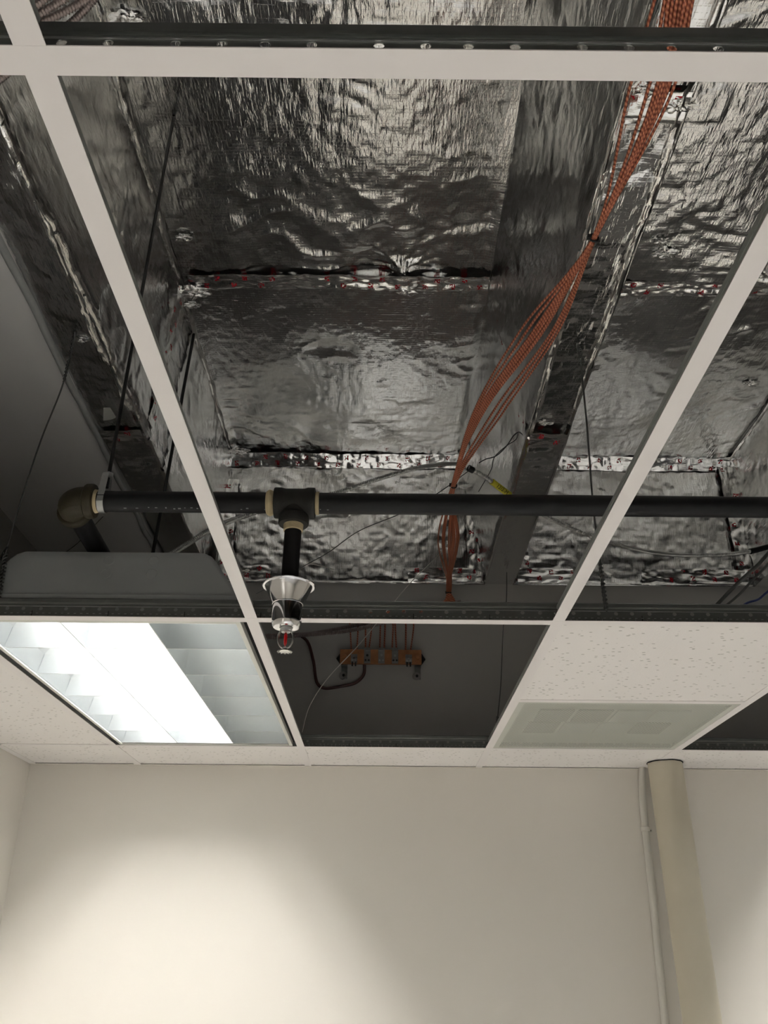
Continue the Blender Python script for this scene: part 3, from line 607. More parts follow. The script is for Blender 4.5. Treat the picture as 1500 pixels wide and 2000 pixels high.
# ------------------------------------------------------------------ suspended grid
def holed_plate(g, x0, x1, z0, z1, holes, y, th, axis='x'):
    """thin plate in the x-z plane at depth y with round holes [(x, z, rx, rz)]"""
    def P(a, z, t): return (a, y+t, z) if axis == 'x' else (y+t, a, z)
    cells = sorted(holes); cuts = [x0]
    for hx, hz, rx, rz in cells: cuts += [hx-rx*1.5, hx+rx*1.5]
    cuts.append(x1)
    n = 12
    for t, flip in ((-th/2, False), (th/2, True)):
        def F(vs, fs):
            g.add(vs, [f[::-1] for f in fs] if flip else fs)
        for i in range(0, len(cuts), 2):
            if cuts[i+1] > cuts[i]: F([P(cuts[i], z0, t), P(cuts[i+1], z0, t), P(cuts[i+1], z1, t), P(cuts[i], z1, t)], [(0,1,2,3)])
        for hx, hz, rx, rz in cells:
            a, b = hx-rx*1.5, hx+rx*1.5
            ring = []; outer = []
            for k in range(n):
                an = 2*math.pi*(k+.5)/n; cx, cz = math.cos(an), math.sin(an)
                ring.append(P(hx+rx*cx, hz+rz*cz, t))
                s_ = min((rx*1.5)/max(1e-6, abs(cx)), ((z1-hz) if cz > 0 else (hz-z0))/max(1e-6, abs(cz)))
                outer.append(P(hx+cx*s_, hz+cz*s_, t))
            F(ring+outer, [(k, n+k, n+(k+1) % n, (k+1) % n) for k in range(n)])
            for sx_, sz_ in ((a, z0), (b, z0), (b, z1), (a, z1)):
                best = sorted(range(n), key=lambda k: (Vector(outer[k])-Vector(P(sx_, sz_, t))).length)[:2]
                F([P(sx_, sz_, t), outer[best[0]], outer[best[1]]], [(0,1,2)])
    for hx, hz, rx, rz in cells:     # rims of the holes
        r_ = [(hx+rx*math.cos(2*math.pi*(k+.5)/n), hz+rz*math.sin(2*math.pi*(k+.5)/n)) for k in range(n)]
        g.add([P(*p, -th/2) for p in r_]+[P(*p, th/2) for p in r_], [(k, (k+1) % n, n+(k+1) % n, n+k) for k in range(n)])
    return g
FW, TH = .012, .0012
def main_tee(y, lab, x0=WALLX+.003, x1=FARX-.003, phase=0.0, holes=True):
    root = empty('grid_main_tee', (x0+x1)/2, y, H, lab, 'ceiling grid tee')
    mk('flange', G().box(x0, x1, y-FW, y+FW, H, H+TH), M['tee_white'], root, lab='white painted flange', smooth=0)
    hs = []
    if holes:
        x = phase-.1524*math.floor((phase-x0-.01)/.1524)
        k = 0; seq = [.035, .0504, .035, .032]
        while x < 1.9:
            hs.append((x, H+.0205, .0042, .0038)); x += seq[k % 4]; k += 1
    g = G(); holed_plate(g, x0, x1, H+TH, H+.032, hs, y, .0009); mk('web', g, M['galvanised'], root, lab='galvanised web with punched holes', smooth=0)
    mk('bulb', G().prism([(y-.0032, H+.030), (y+.0032, H+.030), (y+.0038, H+.033), (y+.0038, H+.040), (y+.0020, H+.0425), (y-.0020, H+.0425), (y-.0038, H+.040), (y-.0038, H+.033)], 'x', x0, x1), M['galvanised'], root, smooth=0)
    if holes:
        g = G()
        for k in range(int(3.2/.0126)):
            xx = x0+.01+k*.0126
            g.box(xx-.0022, xx+.0022, y-.0014, y-.0004, H+.0100, H+.0113)
        mk('stitching', g, M['brushed'], root, kind='stuff', smooth=0)
        g = G()
        for k in range(20):
            xx = phase+.019-.1524*math.floor((phase-x0-.01)/.1524)+k*.1524
            g.box(xx-.0007, xx+.0007, y-.0012, y-.0004, H+.005, H+.016)
        mk('cross_tee_slots', g, M['lug_dark'], root, kind='stuff', smooth=0)
        mk('web_ridge', G().box(x0, x1, y-.0017, y-.0004, H+.0248, H+.0262), M['brushed'], root, smooth=0)
    return root
PH1, PH2 = -.2442, -.5666
# slots are placed so that their rhythm follows the one seen on the near tee
main_tee(CY[1], 'nearest grid tee crossing the top of the picture, dark web above white face', phase=PH1)
main_tee(CY[2], 'second grid tee crossing above the light fixture, grey punched web', phase=PH2)
main_tee(CY[3], 'third grid tee along the row of short tiles by the far wall', phase=.03)
main_tee(CY[0], 'grid tee behind the viewer', holes=False)
def cross_tee(x, y0, y1, lab, along='y'):
    root = empty('grid_cross_tee', x if along == 'y' else (y0+y1)/2, (y0+y1)/2 if along == 'y' else x, H, lab, 'ceiling grid tee')
    a, b = y0+FW, y1-FW
    if along == 'y':
        mk('flange', G().box(x-FW, x+FW, a, b, H+.0002, H+TH), M['tee_white'], root, lab='white painted flange', smooth=0)
        mk('web', G().box(x-.0008, x+.0008, a, b, H+TH, H+.028), M['tee_web'], root, smooth=0)
        mk('bulb', G().prism([(x-.0020, H+.025), (x+.0020, H+.025), (x+.0024, H+.027), (x+.0024, H+.031), (x, H+.0330), (x-.0024, H+.031), (x-.0024, H+.027)], 'y', a, b), M['tee_web'], root, smooth=0)
    else:
        mk('flange', G().box(a, b, x-FW, x+FW, H+.0002, H+TH), M['tee_white'], root, lab='white painted flange', smooth=0)
        mk('web', G().box(a, b, x-.0008, x+.0008, H+TH, H+.032), M['galvanised'], root, smooth=0)
    return root
names = ['left', 'left of middle', 'right of middle', 'right']
lab1 = {0: 'out at the left edge', 1: 'left of the sprinkler', 2: 'right of the sprinkler', 3: 'out at the right edge'}
lab2 = {0: 'along the left side of the lit fixture', 1: 'between the lit fixture and the open bay', 2: 'between the open bay and the speckled tile', 3: 'along the right side of the perforated vent'}
lab3 = {0: 'left end of the short tile row', 1: 'in the short tile row below the sprinkler', 2: 'in the short tile row below the bus bar', 3: 'in the short tile row behind the column'}
lab0 = {0: 'top left behind the near main tee', 1: 'at the top left corner of the picture', 2: 'above the picture', 3: 'beyond the top right'}
for i in range(4):
    cross_tee(LX[i], CY[1], CY[2], 'long white cross tee running away '+lab1[i])
    cross_tee(LX[i], CY[2], CY[3], 'white cross tee '+lab2[i])
    cross_tee(LX[i], CY[3], WALLY, 'short white cross tee '+lab3[i])
    cross_tee(LX[i], CY[0], CY[1], 'white cross tee '+lab0[i])
for i in range(4, 8):
    for a, b in ((0, 1), (1, 2), (2, 3)):
        cross_tee(LX[i], CY[a], CY[b], 'white cross tee beyond the right edge of the picture').__setitem__('group', 'cross tees outside the picture')
    cross_tee(LX[i], CY[3], WALLY, 'white cross tee beyond the right edge of the picture').__setitem__('group', 'cross tees outside the picture')
YM = (CY[2]+CY[3])/2
cross_tee(YM, LX[2], LX[3], 'short white tee between the speckled tile and the perforated vent', 'x')
# wall angle
def angle_piece(name, x0, x1, y0, y1, lab, side):
    root = empty(name, (x0+x1)/2, (y0+y1)/2, H, lab, 'wall angle')
    mk('flange', G().box(x0, x1, y0, y1, H, H+.0012), M['wall'] if side == 'far' else M['tee_white'], root, smooth=0)
    if side == 'far': mk('upstand', G().box(x0, x1, y1-.0015, y1, H+.0012, H+.02), M['tee_white'], root, smooth=0)
    else: mk('upstand', G().box(x0, x0+.0015, y0, y1, H+.0012, H+.02), M['tee_white'], root, smooth=0)
angle_piece('wall_angle', WALLX+.0005, FARX, WALLY-.013, WALLY-.0005, 'cream wall angle carrying the tiles along the far wall', 'far')
angle_piece('wall_angle', WALLX+.0005, WALLX+.024, BACKY, WALLY-.013, 'white wall angle along the left wall', 'left')

# ------------------------------------------------------------------ tiles
def tile(x0, x1, y0, y1, lab, group=None):
    z = H+.0016; c = .004
    g = G()
    g.add([(x0+c, y0+c, z), (x1-c, y0+c, z), (x1-c, y1-c, z), (x0+c, y1-c, z), (x0, y0, z+c), (x1, y0, z+c), (x1, y1, z+c), (x0, y1, z+c),
           (x0, y0, z+.016), (x1, y0, z+.016), (x1, y1, z+.016), (x0, y1, z+.016)],
          [(0,3,2,1), (8,9,10,11)]+[(i, (i+1) % 4, 4+(i+1) % 4, 4+i) for i in range(4)]+[(4+i, 4+(i+1) % 4, 8+(i+1) % 4, 8+i) for i in range(4)])
    return mk('ceiling_tile', g, M['tile'], lab=lab, cat='ceiling tile', group=group, smooth=0)
e = .006
tile(WALLX+.004, LX[0]-e, CY[2]+e, CY[3]-e, 'white tile wedged between the left wall and the lit fixture')
tile(LX[2]+e, LX[3]-e, CY[2]+e, YM-e, 'white speckled tile in front of the perforated vent')
yE = WALLY-.018
tile(WALLX+.004, LX[0]-e, CY[3]+e, yE, 'short white tile in the left wall corner, leftmost of its row')
tile(LX[0]+e, LX[1]-e, CY[3]+e, yE, 'short white tile behind the lit fixture, second of its row')
tile(LX[1]+e, LX[2]-e, CY[3]+e, yE, 'short white tile below the open bay with the bus bar')
t3 = tile(LX[2]+e, LX[3]-e, CY[3]+e, yE, 'short white tile below the perforated vent, left of the column')
tile(LX[3]+e, LX[4]-e, CY[3]+e, yE, 'short white tile right of the column by the far wall')
for i in range(4, 8):
    tile(LX[i]+e, LX[i+1]-e, CY[3]+e, yE, 'short white tile beyond the right edge of the picture', 'tiles outside the picture')
# the part of the room's ceiling that the picture does not show
g = G()
g.box(WALLX, FARX, BACKY, -2.015, H, H+.016)
g.box(WALLX, FARX, -2.015, CY[0]-.013, H, H+.016)
back = mk('ceiling', G().box(WALLX, LX[0]-FW, -2.014, CY[0]-.013, H, H+.016).box(LX[1]+FW, LX[3]-FW, -2.014, CY[0]-.013, H, H+.016).box(LX[4]+FW, FARX, -2.014, CY[0]-.013, H, H+.016)
          .box(WALLX, FARX, BACKY, -2.015, H, H+.016).box(LX[5]+FW, FARX, CY[0]+.013, CY[3]-.013, H, H+.016).box(WALLX, LX[0]-FW, CY[0]+.013, CY[2]-.013, H, H+.016)
          .box(LX[4]+FW, LX[5]-FW, CY[0]+.013, CY[2]-.013, H, H+.016).box(LX[0]+FW, LX[4]-FW, CY[0]+.013, -.2, H, H+.016), M['tile'], kind='structure', smooth=0)

# ------------------------------------------------------------------ perforated vent
vx0, vx1, vy0, vy1 = LX[2]+.008, LX[3]-.008, YM+.008, CY[3]-.008
vent = empty('air_vent', (vx0+vx1)/2, (vy0+vy1)/2, H, 'square perforated grey-green ceiling vent left of the column', 'vent')
g = G(); z = H+.0022
g.add([(vx0+.022, vy0+.022, z), (vx1-.022, vy0+.022, z), (vx1-.022, vy1-.022, z), (vx0+.022, vy1-.022, z)], [(0,3,2,1)])
mk('perforated_plate', g, M['perforated'], vent, lab='finely perforated face plate', smooth=0)
M['vent_frame'] = plain('pale grey green vent paint', (0.56, 0.57, 0.51), 0.5)
g = G().box(vx0, vx1, vy0, vy0+.022, H+.0015, H+.004).box(vx0, vx1, vy1-.022, vy1, H+.0015, H+.004).box(vx0, vx0+.022, vy0+.022, vy1-.022, H+.0015, H+.004).box(vx1-.022, vx1, vy0+.022, vy1-.022, H+.0015, H+.004)
mk('frame', g, M['vent_frame'], vent, smooth=0)
mk('back_plate', G().box(vx0+.01, vx1-.01, vy0+.01, vy1-.01, H+.018, H+.020), M['diffuser_back'], vent, smooth=0)
mk('duct_box', G().box(vx0+.03, vx1-.03, vy0+.03, vy1-.03, H+.020, H+.09), M['galvanised'], vent, smooth=0)
for r_, (ya, yb) in enumerate(((vy0+.14, vy0+.27), (vy0+.29, vy0+.42))):
    for k in range(4):
        xa = vx0+.085+k*.108+(.0 if r_ == 0 else -.012)
        gg = G().box(xa, xa+.096, ya, yb, H+.0125, H+.0178)
        mk('pattern_blade', gg, M['diffuser_dark'] if (k+r_) % 4 in (0, 1) else M['housing'], vent, smooth=0)

# ------------------------------------------------------------------ recessed light fixtures
def troffer(x0, y0, lab):
    """2 x 4 ft parabolic fixture; cell from x0 to x0+.6096, y0 to y0+1.219"""
    x1, y1 = x0+.6096, y0+1.2192; cx, cy = (x0+x1)/2, (y0+y1)/2
    root = empty('light_fixture', cx, cy, H, lab, 'ceiling light')
    a0, a1, b0, b1 = x0+.026, x1-.026, y0+.016, y1-.014       # door frame
    w = .010
    g = G().box(a0, a1, b0, b0+w, H+.0015, H+.02).box(a0, a1, b1-w, b1, H+.0015, H+.02).box(a0, a0+w, b0+w, b1-w, H+.0015, H+.02).box(a1-w, a1, b0+w, b1-w, H+.0015, H+.02)
    mk('door_frame', g, M['frame_white'], root, smooth=0)
    # black strips painted as the shade in the gap between frame and tees
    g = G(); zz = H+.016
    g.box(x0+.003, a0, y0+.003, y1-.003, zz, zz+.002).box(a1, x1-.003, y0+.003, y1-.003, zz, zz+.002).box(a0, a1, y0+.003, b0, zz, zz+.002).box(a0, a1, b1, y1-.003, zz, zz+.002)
    mk('painted_gap_shadow', g, M['gap_shade'], root, smooth=0)
    # pressed steel housing standing above the grid
    hz0, hz1 = H+.004, H+.158
    g = G()
    def ring(z, dx, dy, r):
        pts = []
        for sx_, sy_, st in ((1, 1, 0), (-1, 1, 90), (-1, -1, 180), (1, -1, 270)):
            for k in range(5):
                an = math.radians(st+k*22.5)
                pts.append((cx+sx_*(.302-dx-r)+r*math.cos(an), cy+sy_*(.606-dy-r)+r*math.sin(an), z))
        return pts
    rings = [ring(hz0, 0, 0, .004), ring(hz0+.050, .004, .002, .006), ring(hz0+.053, .030, .008, .010), ring(hz1-.020, .086, .016, .012), ring(hz1-.008, .096, .018, .014), ring(hz1-.002, .106, .021, .016), ring(hz1, .118, .027, .018)]
    n = 20; vs = [p for r_ in rings for p in r_]
    fs = [(i*n+k, i*n+(k+1) % n, (i+1)*n+(k+1) % n, (i+1)*n+k) for i in range(len(rings)-1) for k in range(n)]
    fs.append(tuple((len(rings)-1)*n+k for k in range(n)))
    g.add(vs, fs)
    mk('housing', g, M['housing'], root, lab='grey steel housing', smooth=35)
    # two pairs of knock-outs on the near end
    for kx in (-.0055, .088):
        for kz, ky in ((.134, 0), (.104, 0)):
            yy = y0+.0116+(kz-.057)*.099+.0034
            mk('knockout', G().lathe([(.0118, 0), (.0122, .0006), (.0108, .0012), (.0104, .0002)], (cx+kx, yy-.004, H+kz), (0, -1, .2), 24), M['housing'], root, smooth=0)
    # inside: white reflector, tubes, louver
    g = G(); zt = H+.150
    g.box(a0+.092, a1-.092, b0+.012, b1-.012, zt, zt+.002)
    mk('reflector', g, M['frame_white'], root, smooth=0)
    g = G()
    for s_, ax_ in ((1, a0+.010), (-1, a1-.010)):
        g.prism([(ax_, H+.02), (ax_+s_*.002, H+.02), (ax_+s_*.010, H+.048), (ax_+s_*.086, zt), (ax_+s_*.083, zt), (ax_+s_*.007, H+.048)], 'y', b0+.006, b1-.006)
    g.prism([(a0+.014, H+.02), (a1-.014, H+.02), (a1-.022, H+.048), (a1-.095, zt), (a0+.095, zt), (a0+.022, H+.048)], 'y', b0+.008, b0+.010).prism([(a0+.014, H+.02), (a1-.014, H+.02), (a1-.022, H+.048), (a1-.095, zt), (a0+.095, zt), (a0+.022, H+.048)], 'y', b1-.010, b1-.008)
    mk('inner_wall', g, M['louver'], root, smooth=0)
    cw = (a1-a0-2*w)/3; xs = [a0+w+cw*k for k in range(4)]
    lz0, lz1 = H+.004, H+.100
    def wedge(c, h0, h1, steps=6):     # parabolic blade section, thin below and wide above
        L_ = [(c-(h0+(h1-h0)*(t/steps)**1.9), lz0+(lz1-lz0)*t/steps) for t in range(steps+1)]
        R_ = [(c+(h0+(h1-h0)*(t/steps)**1.9), lz0+(lz1-lz0)*t/steps) for t in range(steps, -1, -1)]
        return L_+R_
    for k in range(4):
        if k in (1, 2): poly = wedge(xs[k], .0011, .011)[::-1]
        else:
            s_ = 1 if k == 0 else -1
            poly = [(xs[k]-s_*.001, lz0), (xs[k]+s_*.001, lz0), (xs[k]+s_*.012, H+.05), (xs[k]+s_*.036, lz1), (xs[k]+s_*.034, lz1), (xs[k]+s_*.010, H+.05)]
        mk('louver_baffle', G().prism(poly, 'y', b0+w, b1-w), M['louver'], root, smooth=30)
    cl = (y1-y0)/6
    for k in range(7):
        yy = y0+cl*k if 0 < k < 6 else (b0+w+.009 if k == 0 else b1-w-.009)
        g = G(); wd_ = wedge(yy, .0010, .012)
        # trimmed to the sloping outer baffles
        ed = lambda z_: .001+(.012 if z_ < H+.05 else .024)*(0 if z_ < lz0 else 1)*((z_-lz0)/(H+.05-lz0) if z_ < H+.05 else 0) if z_ < H+.05 else .012+.024*(z_-H-.05)/(lz1-H-.05)
        n_ = len(wd_)
        g.add([(xs[0]+ed(p[1]), p[0], p[1]) for p in wd_]+[(xs[3]-ed(p[1]), p[0], p[1]) for p in wd_],
              [tuple(range(n_)), tuple(range(n_, 2*n_))[::-1]]+[(i, n_+i, n_+(i+1) % n_, (i+1) % n_) for i in range(n_)])
        mk('louver_blade', g, M['louver'], root, smooth=30)
    for k in range(3):
        xc_ = (xs[k]+xs[k+1])/2
        mk('fluorescent_tube', G().lathe([(.009, 0), (.013, .006), (.013, 1.148), (.009, 1.154)], (xc_, b0+.018, H+.122), (0, 1, 0), 12), M['tube'] if k < 2 else M['dead_tube'], root, smooth=50, lab='lit tube' if k < 2 else 'unlit tube')
    return root
T1 = troffer(LX[0], CY[2], 'lit rectangular louvered fixture in the ceiling left of the sprinkler')
def copy_thing(o, dx, dy, lab, group=None):
    c = o.copy(); COL.objects.link(c); c.location = (o.location.x+dx, o.location.y+dy, o.location.z)
    c['label'] = lab
    if group: c['group'] = group
    for ch in list(o.children):
        k = ch.copy(); COL.objects.link(k); k.parent = c
    return c
copy_thing(T1, LX[4]-LX[0], 0, 'lit fixture beyond the right edge of the picture')
copy_thing(T1, 0, CY[0]-1.2192-CY[2], 'lit fixture behind the viewer at the left')
copy_thing(T1, LX[3]-LX[0], CY[0]-1.2192-CY[2], 'lit fixture behind the viewer at the right')

# ------------------------------------------------------------------ sprinkler pipework
PY, PZ, PR = 1.5, .7735, .0208
tx = -.172
pw = empty('sprinkler_pipe', tx, PY, PZ-.12, 'black steel sprinkler pipe crossing the picture with tee and elbow', 'pipe')
mk('pipe_run', G().cyl((-.577, PY, PZ), (FARX-.02, PY, PZ), PR, 32), M['black_pipe'], pw)
mk('branch_pipe', G().cyl((-.612, PY+.03, PZ+.000), (-.700, WALLY-.001, PZ+.010), PR, 32), M['black_pipe'], pw)
# stencilled marks on the pipe's underside, too worn to read
g = G(); rr = random.Random(5)
for k in range(34):
    xx = -.50+k*.0118+rr.uniform(-.002, .002)
    if rr.random() < .25: continue
    an = math.radians(-118+rr.uniform(-4, 4)); ca, sa = math.cos(an), math.sin(an); R1 = PR+.0004; wd = rr.uniform(.002, .0055)
    y_, z_ = PY+ca*R1, PZ+sa*R1; ty, tz = -sa, ca; hh = rr.uniform(.0007, .0016)
    g.add([(xx, y_-ty*hh, z_-tz*hh), (xx+wd, y_-ty*hh, z_-tz*hh), (xx+wd, y_+ty*hh, z_+tz*hh), (xx, y_+ty*hh, z_+tz*hh)], [(0,1,2,3)])
M['stencil'] = plain('worn pale stencil ink', (.16, .17, .17), .7)
mk('worn_stencil', g, M['stencil'], pw, kind='stuff', smooth=0)
# elbow: bead, bend, bead
el = []
R_ = .034
for k in range(13):
    an = math.pi/2*k/12
    el.append((-.578-R_*math.sin(an)-.0, PY+R_*(1-math.cos(an)), PZ))
g, uvs = sweep([(-.570, PY, PZ)]+el+[(-.613, PY+.045, PZ)], .0285, 28, .004)
eo = mk('elbow_fitting', g, M['bronze_iron'], pw, lab='grimy olive-brown cast elbow', smooth=60)
mk('elbow_rim', G().lathe([(.0225, -.001), (.0325, 0), (.034, .003), (.034, .014), (.0325, .017), (.029, .019)], (-.560, PY, PZ), (-1, 0, 0), 32), M['bronze_iron'], eo)
mk('elbow_rim', G().lathe([(.0225, -.001), (.0325, 0), (.034, .003), (.034, .014), (.0325, .017), (.029, .019)], (-.6135, PY+.054, PZ), (0, -1, 0), 32), M['bronze_iron'], eo)
mk('thread_sealant', G().lathe([(.0212, 0), (.0235, .002), (.0225, .006), (.0212, .008)], (-.561, PY, PZ), (1, 0, 0), 24), M['sealant'], pw, lab='cream sealant at the elbow')
# tee
tf = mk('tee_fitting', G().lathe([(.021, 0), (.0295, .0008), (.0305, .003), (.0305, .015), (.0292, .018), (.0285, .022), (.0285, .058), (.0292, .062), (.0305, .065), (.0305, .077), (.0295, .0792), (.021, .080)], (tx-.040, PY, PZ), (1, 0, 0), 36), M['iron'], pw, lab='dark cast iron tee')
mk('tee_outlet', G().lathe([(.025, 0), (.025, .024), (.0285, .028), (.0295, .031), (.0295, .044), (.0280, .047), (.019, .0475)], (tx, PY, PZ), (0, 0, -1), 36), M['iron'], tf)
mk('thread_sealant', G().lathe([(.0212, -.001), (.0245, .002), (.0262, .006), (.0245, .011), (.0212, .014)], (tx-.054, PY, PZ), (1, 0, 0), 24), M['sealant'], pw, lab='thick cream sealant left of the tee')
mk('thread_sealant', G().lathe([(.0212, 0), (.0228, .001), (.0226, .007), (.0212, .008)], (tx+.040, PY, PZ), (1, 0, 0), 24), M['sealant'], pw, lab='cream sealant right of the tee')
mk('thread_sealant', G().lathe([(.0165, 0), (.0192, .001), (.0188, .008), (.0186, .013), (.0165, .0145)], (tx, PY, PZ-.0465), (0, 0, -1), 24), M['sealant'], pw, lab='cream sealant below the tee')
mk('drop_pipe', G().cyl((tx, PY, PZ-.045), (tx-.0015, PY, .565), .0162, 28), M['black_pipe'], pw)
# sprinkler head
sx_, zc = tx-.002, .5
sh = empty('fire_sprinkler', sx_, PY, .4745, 'chrome pendent sprinkler head with red bulb hanging from the black pipe', 'sprinkler')
cone = mk('escutcheon', G().lathe([(.0455, .6020), (.0485, .6018), (.0492, .6000), (.0480, .5984), (.0442, .5982), (.0285, .5655), (.0285, .5635), (.0272, .5630), (.0272, .5655), (.0430, .5985), (.0455, .6000)], (sx_, PY, 0), (0, 0, 1), 48, cap=False), M['chrome'], sh, lab='flared chrome cone')
mk('escutcheon_cup', G().lathe([(.0268, .5720), (.0276, .5640), (.0272, .5300), (.0262, .5240), (.0235, .5195), (.0190, .5180), (.0125, .5195), (.0120, .5250)], (sx_, PY, 0), (0, 0, 1), 48, cap=False), M['chrome'], sh, lab='polished chrome cup')
mk('threaded_body', G().lathe([(.0118, .530), (.0118, .5195), (.0098, .5190), (.0098, .5175), (.0112, .5170), (.0112, .5145), (.0085, .5130), (.0085, .5110), (.006, .5105)], (sx_, PY, 0), (0, 0, 1), 6+18), M['brushed'], sh)
M['frame_metal'] = plain('satin chrome sprinkler frame', (.62, .63, .61), .22, 1.0)
for sgn in (-1, 1):
    arm = [(sx_+sgn*.0095, PY, .5130), (sx_+sgn*.0128, PY, .5060), (sx_+sgn*.0136, PY, .4980), (sx_+sgn*.0120, PY, .4900), (sx_+sgn*.0075, PY, .4830), (sx_+sgn*.002, PY, .4800)]
    line_obj('frame_arm', arm, .0016, M['frame_metal'], sh, n=10, step=.0015)
mk('frame_boss', G().lathe([(.003, .4830), (.0042, .4815), (.0042, .4775), (.003, .4765)], (sx_, PY, 0), (0, 0, 1), 16), M['frame_metal'], sh)
mk('glass_bulb', G().lathe([(.0006, .5105), (.0026, .5085), (.0030, .5040), (.0030, .4920), (.0024, .4880), (.0008, .4845), (.0005, .4835)], (sx_, PY, 0), (0, 0, 1), 18), M['red'], sh, lab='slender red bulb')
gd = G(); nt_ = 12; vs = []; 
for zz in (.4760, .4750):
    for k in range(nt_*4):
        an = 2*math.pi*k/(nt_*4); rr_ = .0138 if k % 4 in (0, 1) else .0092
        vs.append((sx_+rr_*math.cos(an), PY+rr_*math.sin(an), zz-.0012*(rr_ > .012)))
n = nt_*4
gd.add(vs, [tuple(range(n)), tuple(range(n, 2*n))[::-1]]+[(k, n+k, n+(k+1) % n, (k+1) % n) for k in range(n)])
mk('toothed_deflector', gd, M['frame_metal'], sh, lab='toothed disc deflector', smooth=0)
# pipe hanger
hx = -.5445
ph = empty('pipe_hanger', hx, PY, PZ-.022, 'galvanised strap hanger with dark rod holding the pipe beside the elbow', 'pipe hanger')
g = G(); prof = []
for k in range(21):
    an = math.radians(200+k*140/20); prof.append((PY+(PR+.0012)*math.cos(an), PZ+(PR+.0012)*math.sin(an)))
prof = [(PY-.010, PZ+.058), (PY-.0125, PZ+.05)]+prof+[(PY+.0125, PZ+.05), (PY+.010, PZ+.058)]
inner = prof; outer = []
vs = []; wdt = .0062
for i, (yy, zz) in enumerate(prof):
    a = Vector(prof[min(i+1, len(prof)-1)])-Vector(prof[max(0, i-1)]); nn_ = Vector((a.y, -a.x)).normalized()*.0013
    for xx in (hx-wdt, hx+wdt):
        vs.append((xx, yy, zz)); vs.append((xx, yy+nn_.x, zz+nn_.y))
fs = []
for i in range(len(prof)-1):
    o = i*4; fs += [(o, o+4, o+6, o+2), (o+1, o+3, o+7, o+5), (o, o+1, o+5, o+4), (o+2, o+6, o+7, o+3)]
fs += [(0, 2, 3, 1), ((len(prof)-1)*4, (len(prof)-1)*4+1, (len(prof)-1)*4+3, (len(prof)-1)*4+2)]
g.add(vs, fs)
mk('strap_loop', g, M['brushed'], ph, lab='bright galvanised strap loop', smooth=30)
mk('swivel_nut', G().lathe([(.0075, 0), (.0095, .001), (.0095, .010), (.0075, .011)], (hx+.002, PY, PZ+.052), (0, 0, 1), 6), M['brushed'], ph)
mk('hanger_rod', G().cyl((hx+.002, PY, PZ+.030), (-.5347, PY, ZT-.002), .0038, 12), M['rod'], ph, lab='long dark threaded rod')
rb = line_obj('hanger_rod', [RODB[0], tuple((a+b)/2 for a, b in zip(*RODB)), RODB[1], tuple(b+(b-a)*.22 for a, b in zip(*RODB))], .0052, M['rod'], n=10, step=.2,
         lab='second dark rod hanging behind the pipe, from the left edge of the middle bay', cat='rod')

# runs carry on beyond the frame
def onward(pts, d, front=False):
    p, q = (Vector(pts[0]), Vector(pts[1])) if front else (Vector(pts[-1]), Vector(pts[-2]))
    e = p+(p-q).normalized()*d; e = (e.x, e.y, min(e.z, p.z, 1.2))
    return [e]+list(pts) if front else list(pts)+[e]
GC1, GC2, BLUE, MC2B = onward(GC1, .5), onward(GC2, .5), onward(BLUE, .5), onward(MC2B, .6)
MC3, MC4, GROUND, MC1 = onward(MC3, .35, True), onward(MC4, .35, True), onward(GROUND, .35, True), onward(MC1, .3, True)
MCT = [onward(onward(p, .3), .45, True) for p in MCT]
COPPER = [[(p[0][0]-.02, -1.2, 1.20)]+p for p in COPPER]
# ------------------------------------------------------------------ copper wires and ties
for i, w_ in enumerate(COPPER):
    line_obj('copper_ground_wire', w_, .0026+.0003*(i % 3), M['copper'], n=8, step=.012, off=i*.37, lab='orange stranded copper wire in the bundle running down to the bus bar', cat='wire', group='orange copper wires in one tied bundle')
def tie(c, axis, r, lab):
    root = empty('cable_tie', *c, lab, 'cable tie')
    ax = Vector(axis).normalized(); a = ax.orthogonal().normalized(); b = ax.cross(a); C_ = Vector(c)
    pts = [C_+(a*math.cos(2*math.pi*k/16)+b*math.sin(2*math.pi*k/16))*r for k in range(17)]
    line_obj('loop', pts, .0024, M['black'], root, n=8, step=.004)
    h = C_+Vector((-1, -.3, 0)).normalized()*r
    mk('head', G().box(h.x-.005, h.x+.003, h.y-.004, h.y+.004, h.z-.004, h.z+.004), M['black'], root, smooth=0)
    return root
tie(TIES[0], Vector(COPPER[0][4])-Vector(COPPER[0][2]), .0085, 'black cable tie round the orange wires under the narrow joist')
tie(TIES[1], Vector(COPPER[0][7])-Vector(COPPER[0][5]), .0085, 'black cable tie on the orange wires just above the sprinkler pipe')
tie(TIES[2], (0, .3, -1), .009, 'black cable tie where the orange wires fan out above the second tee')

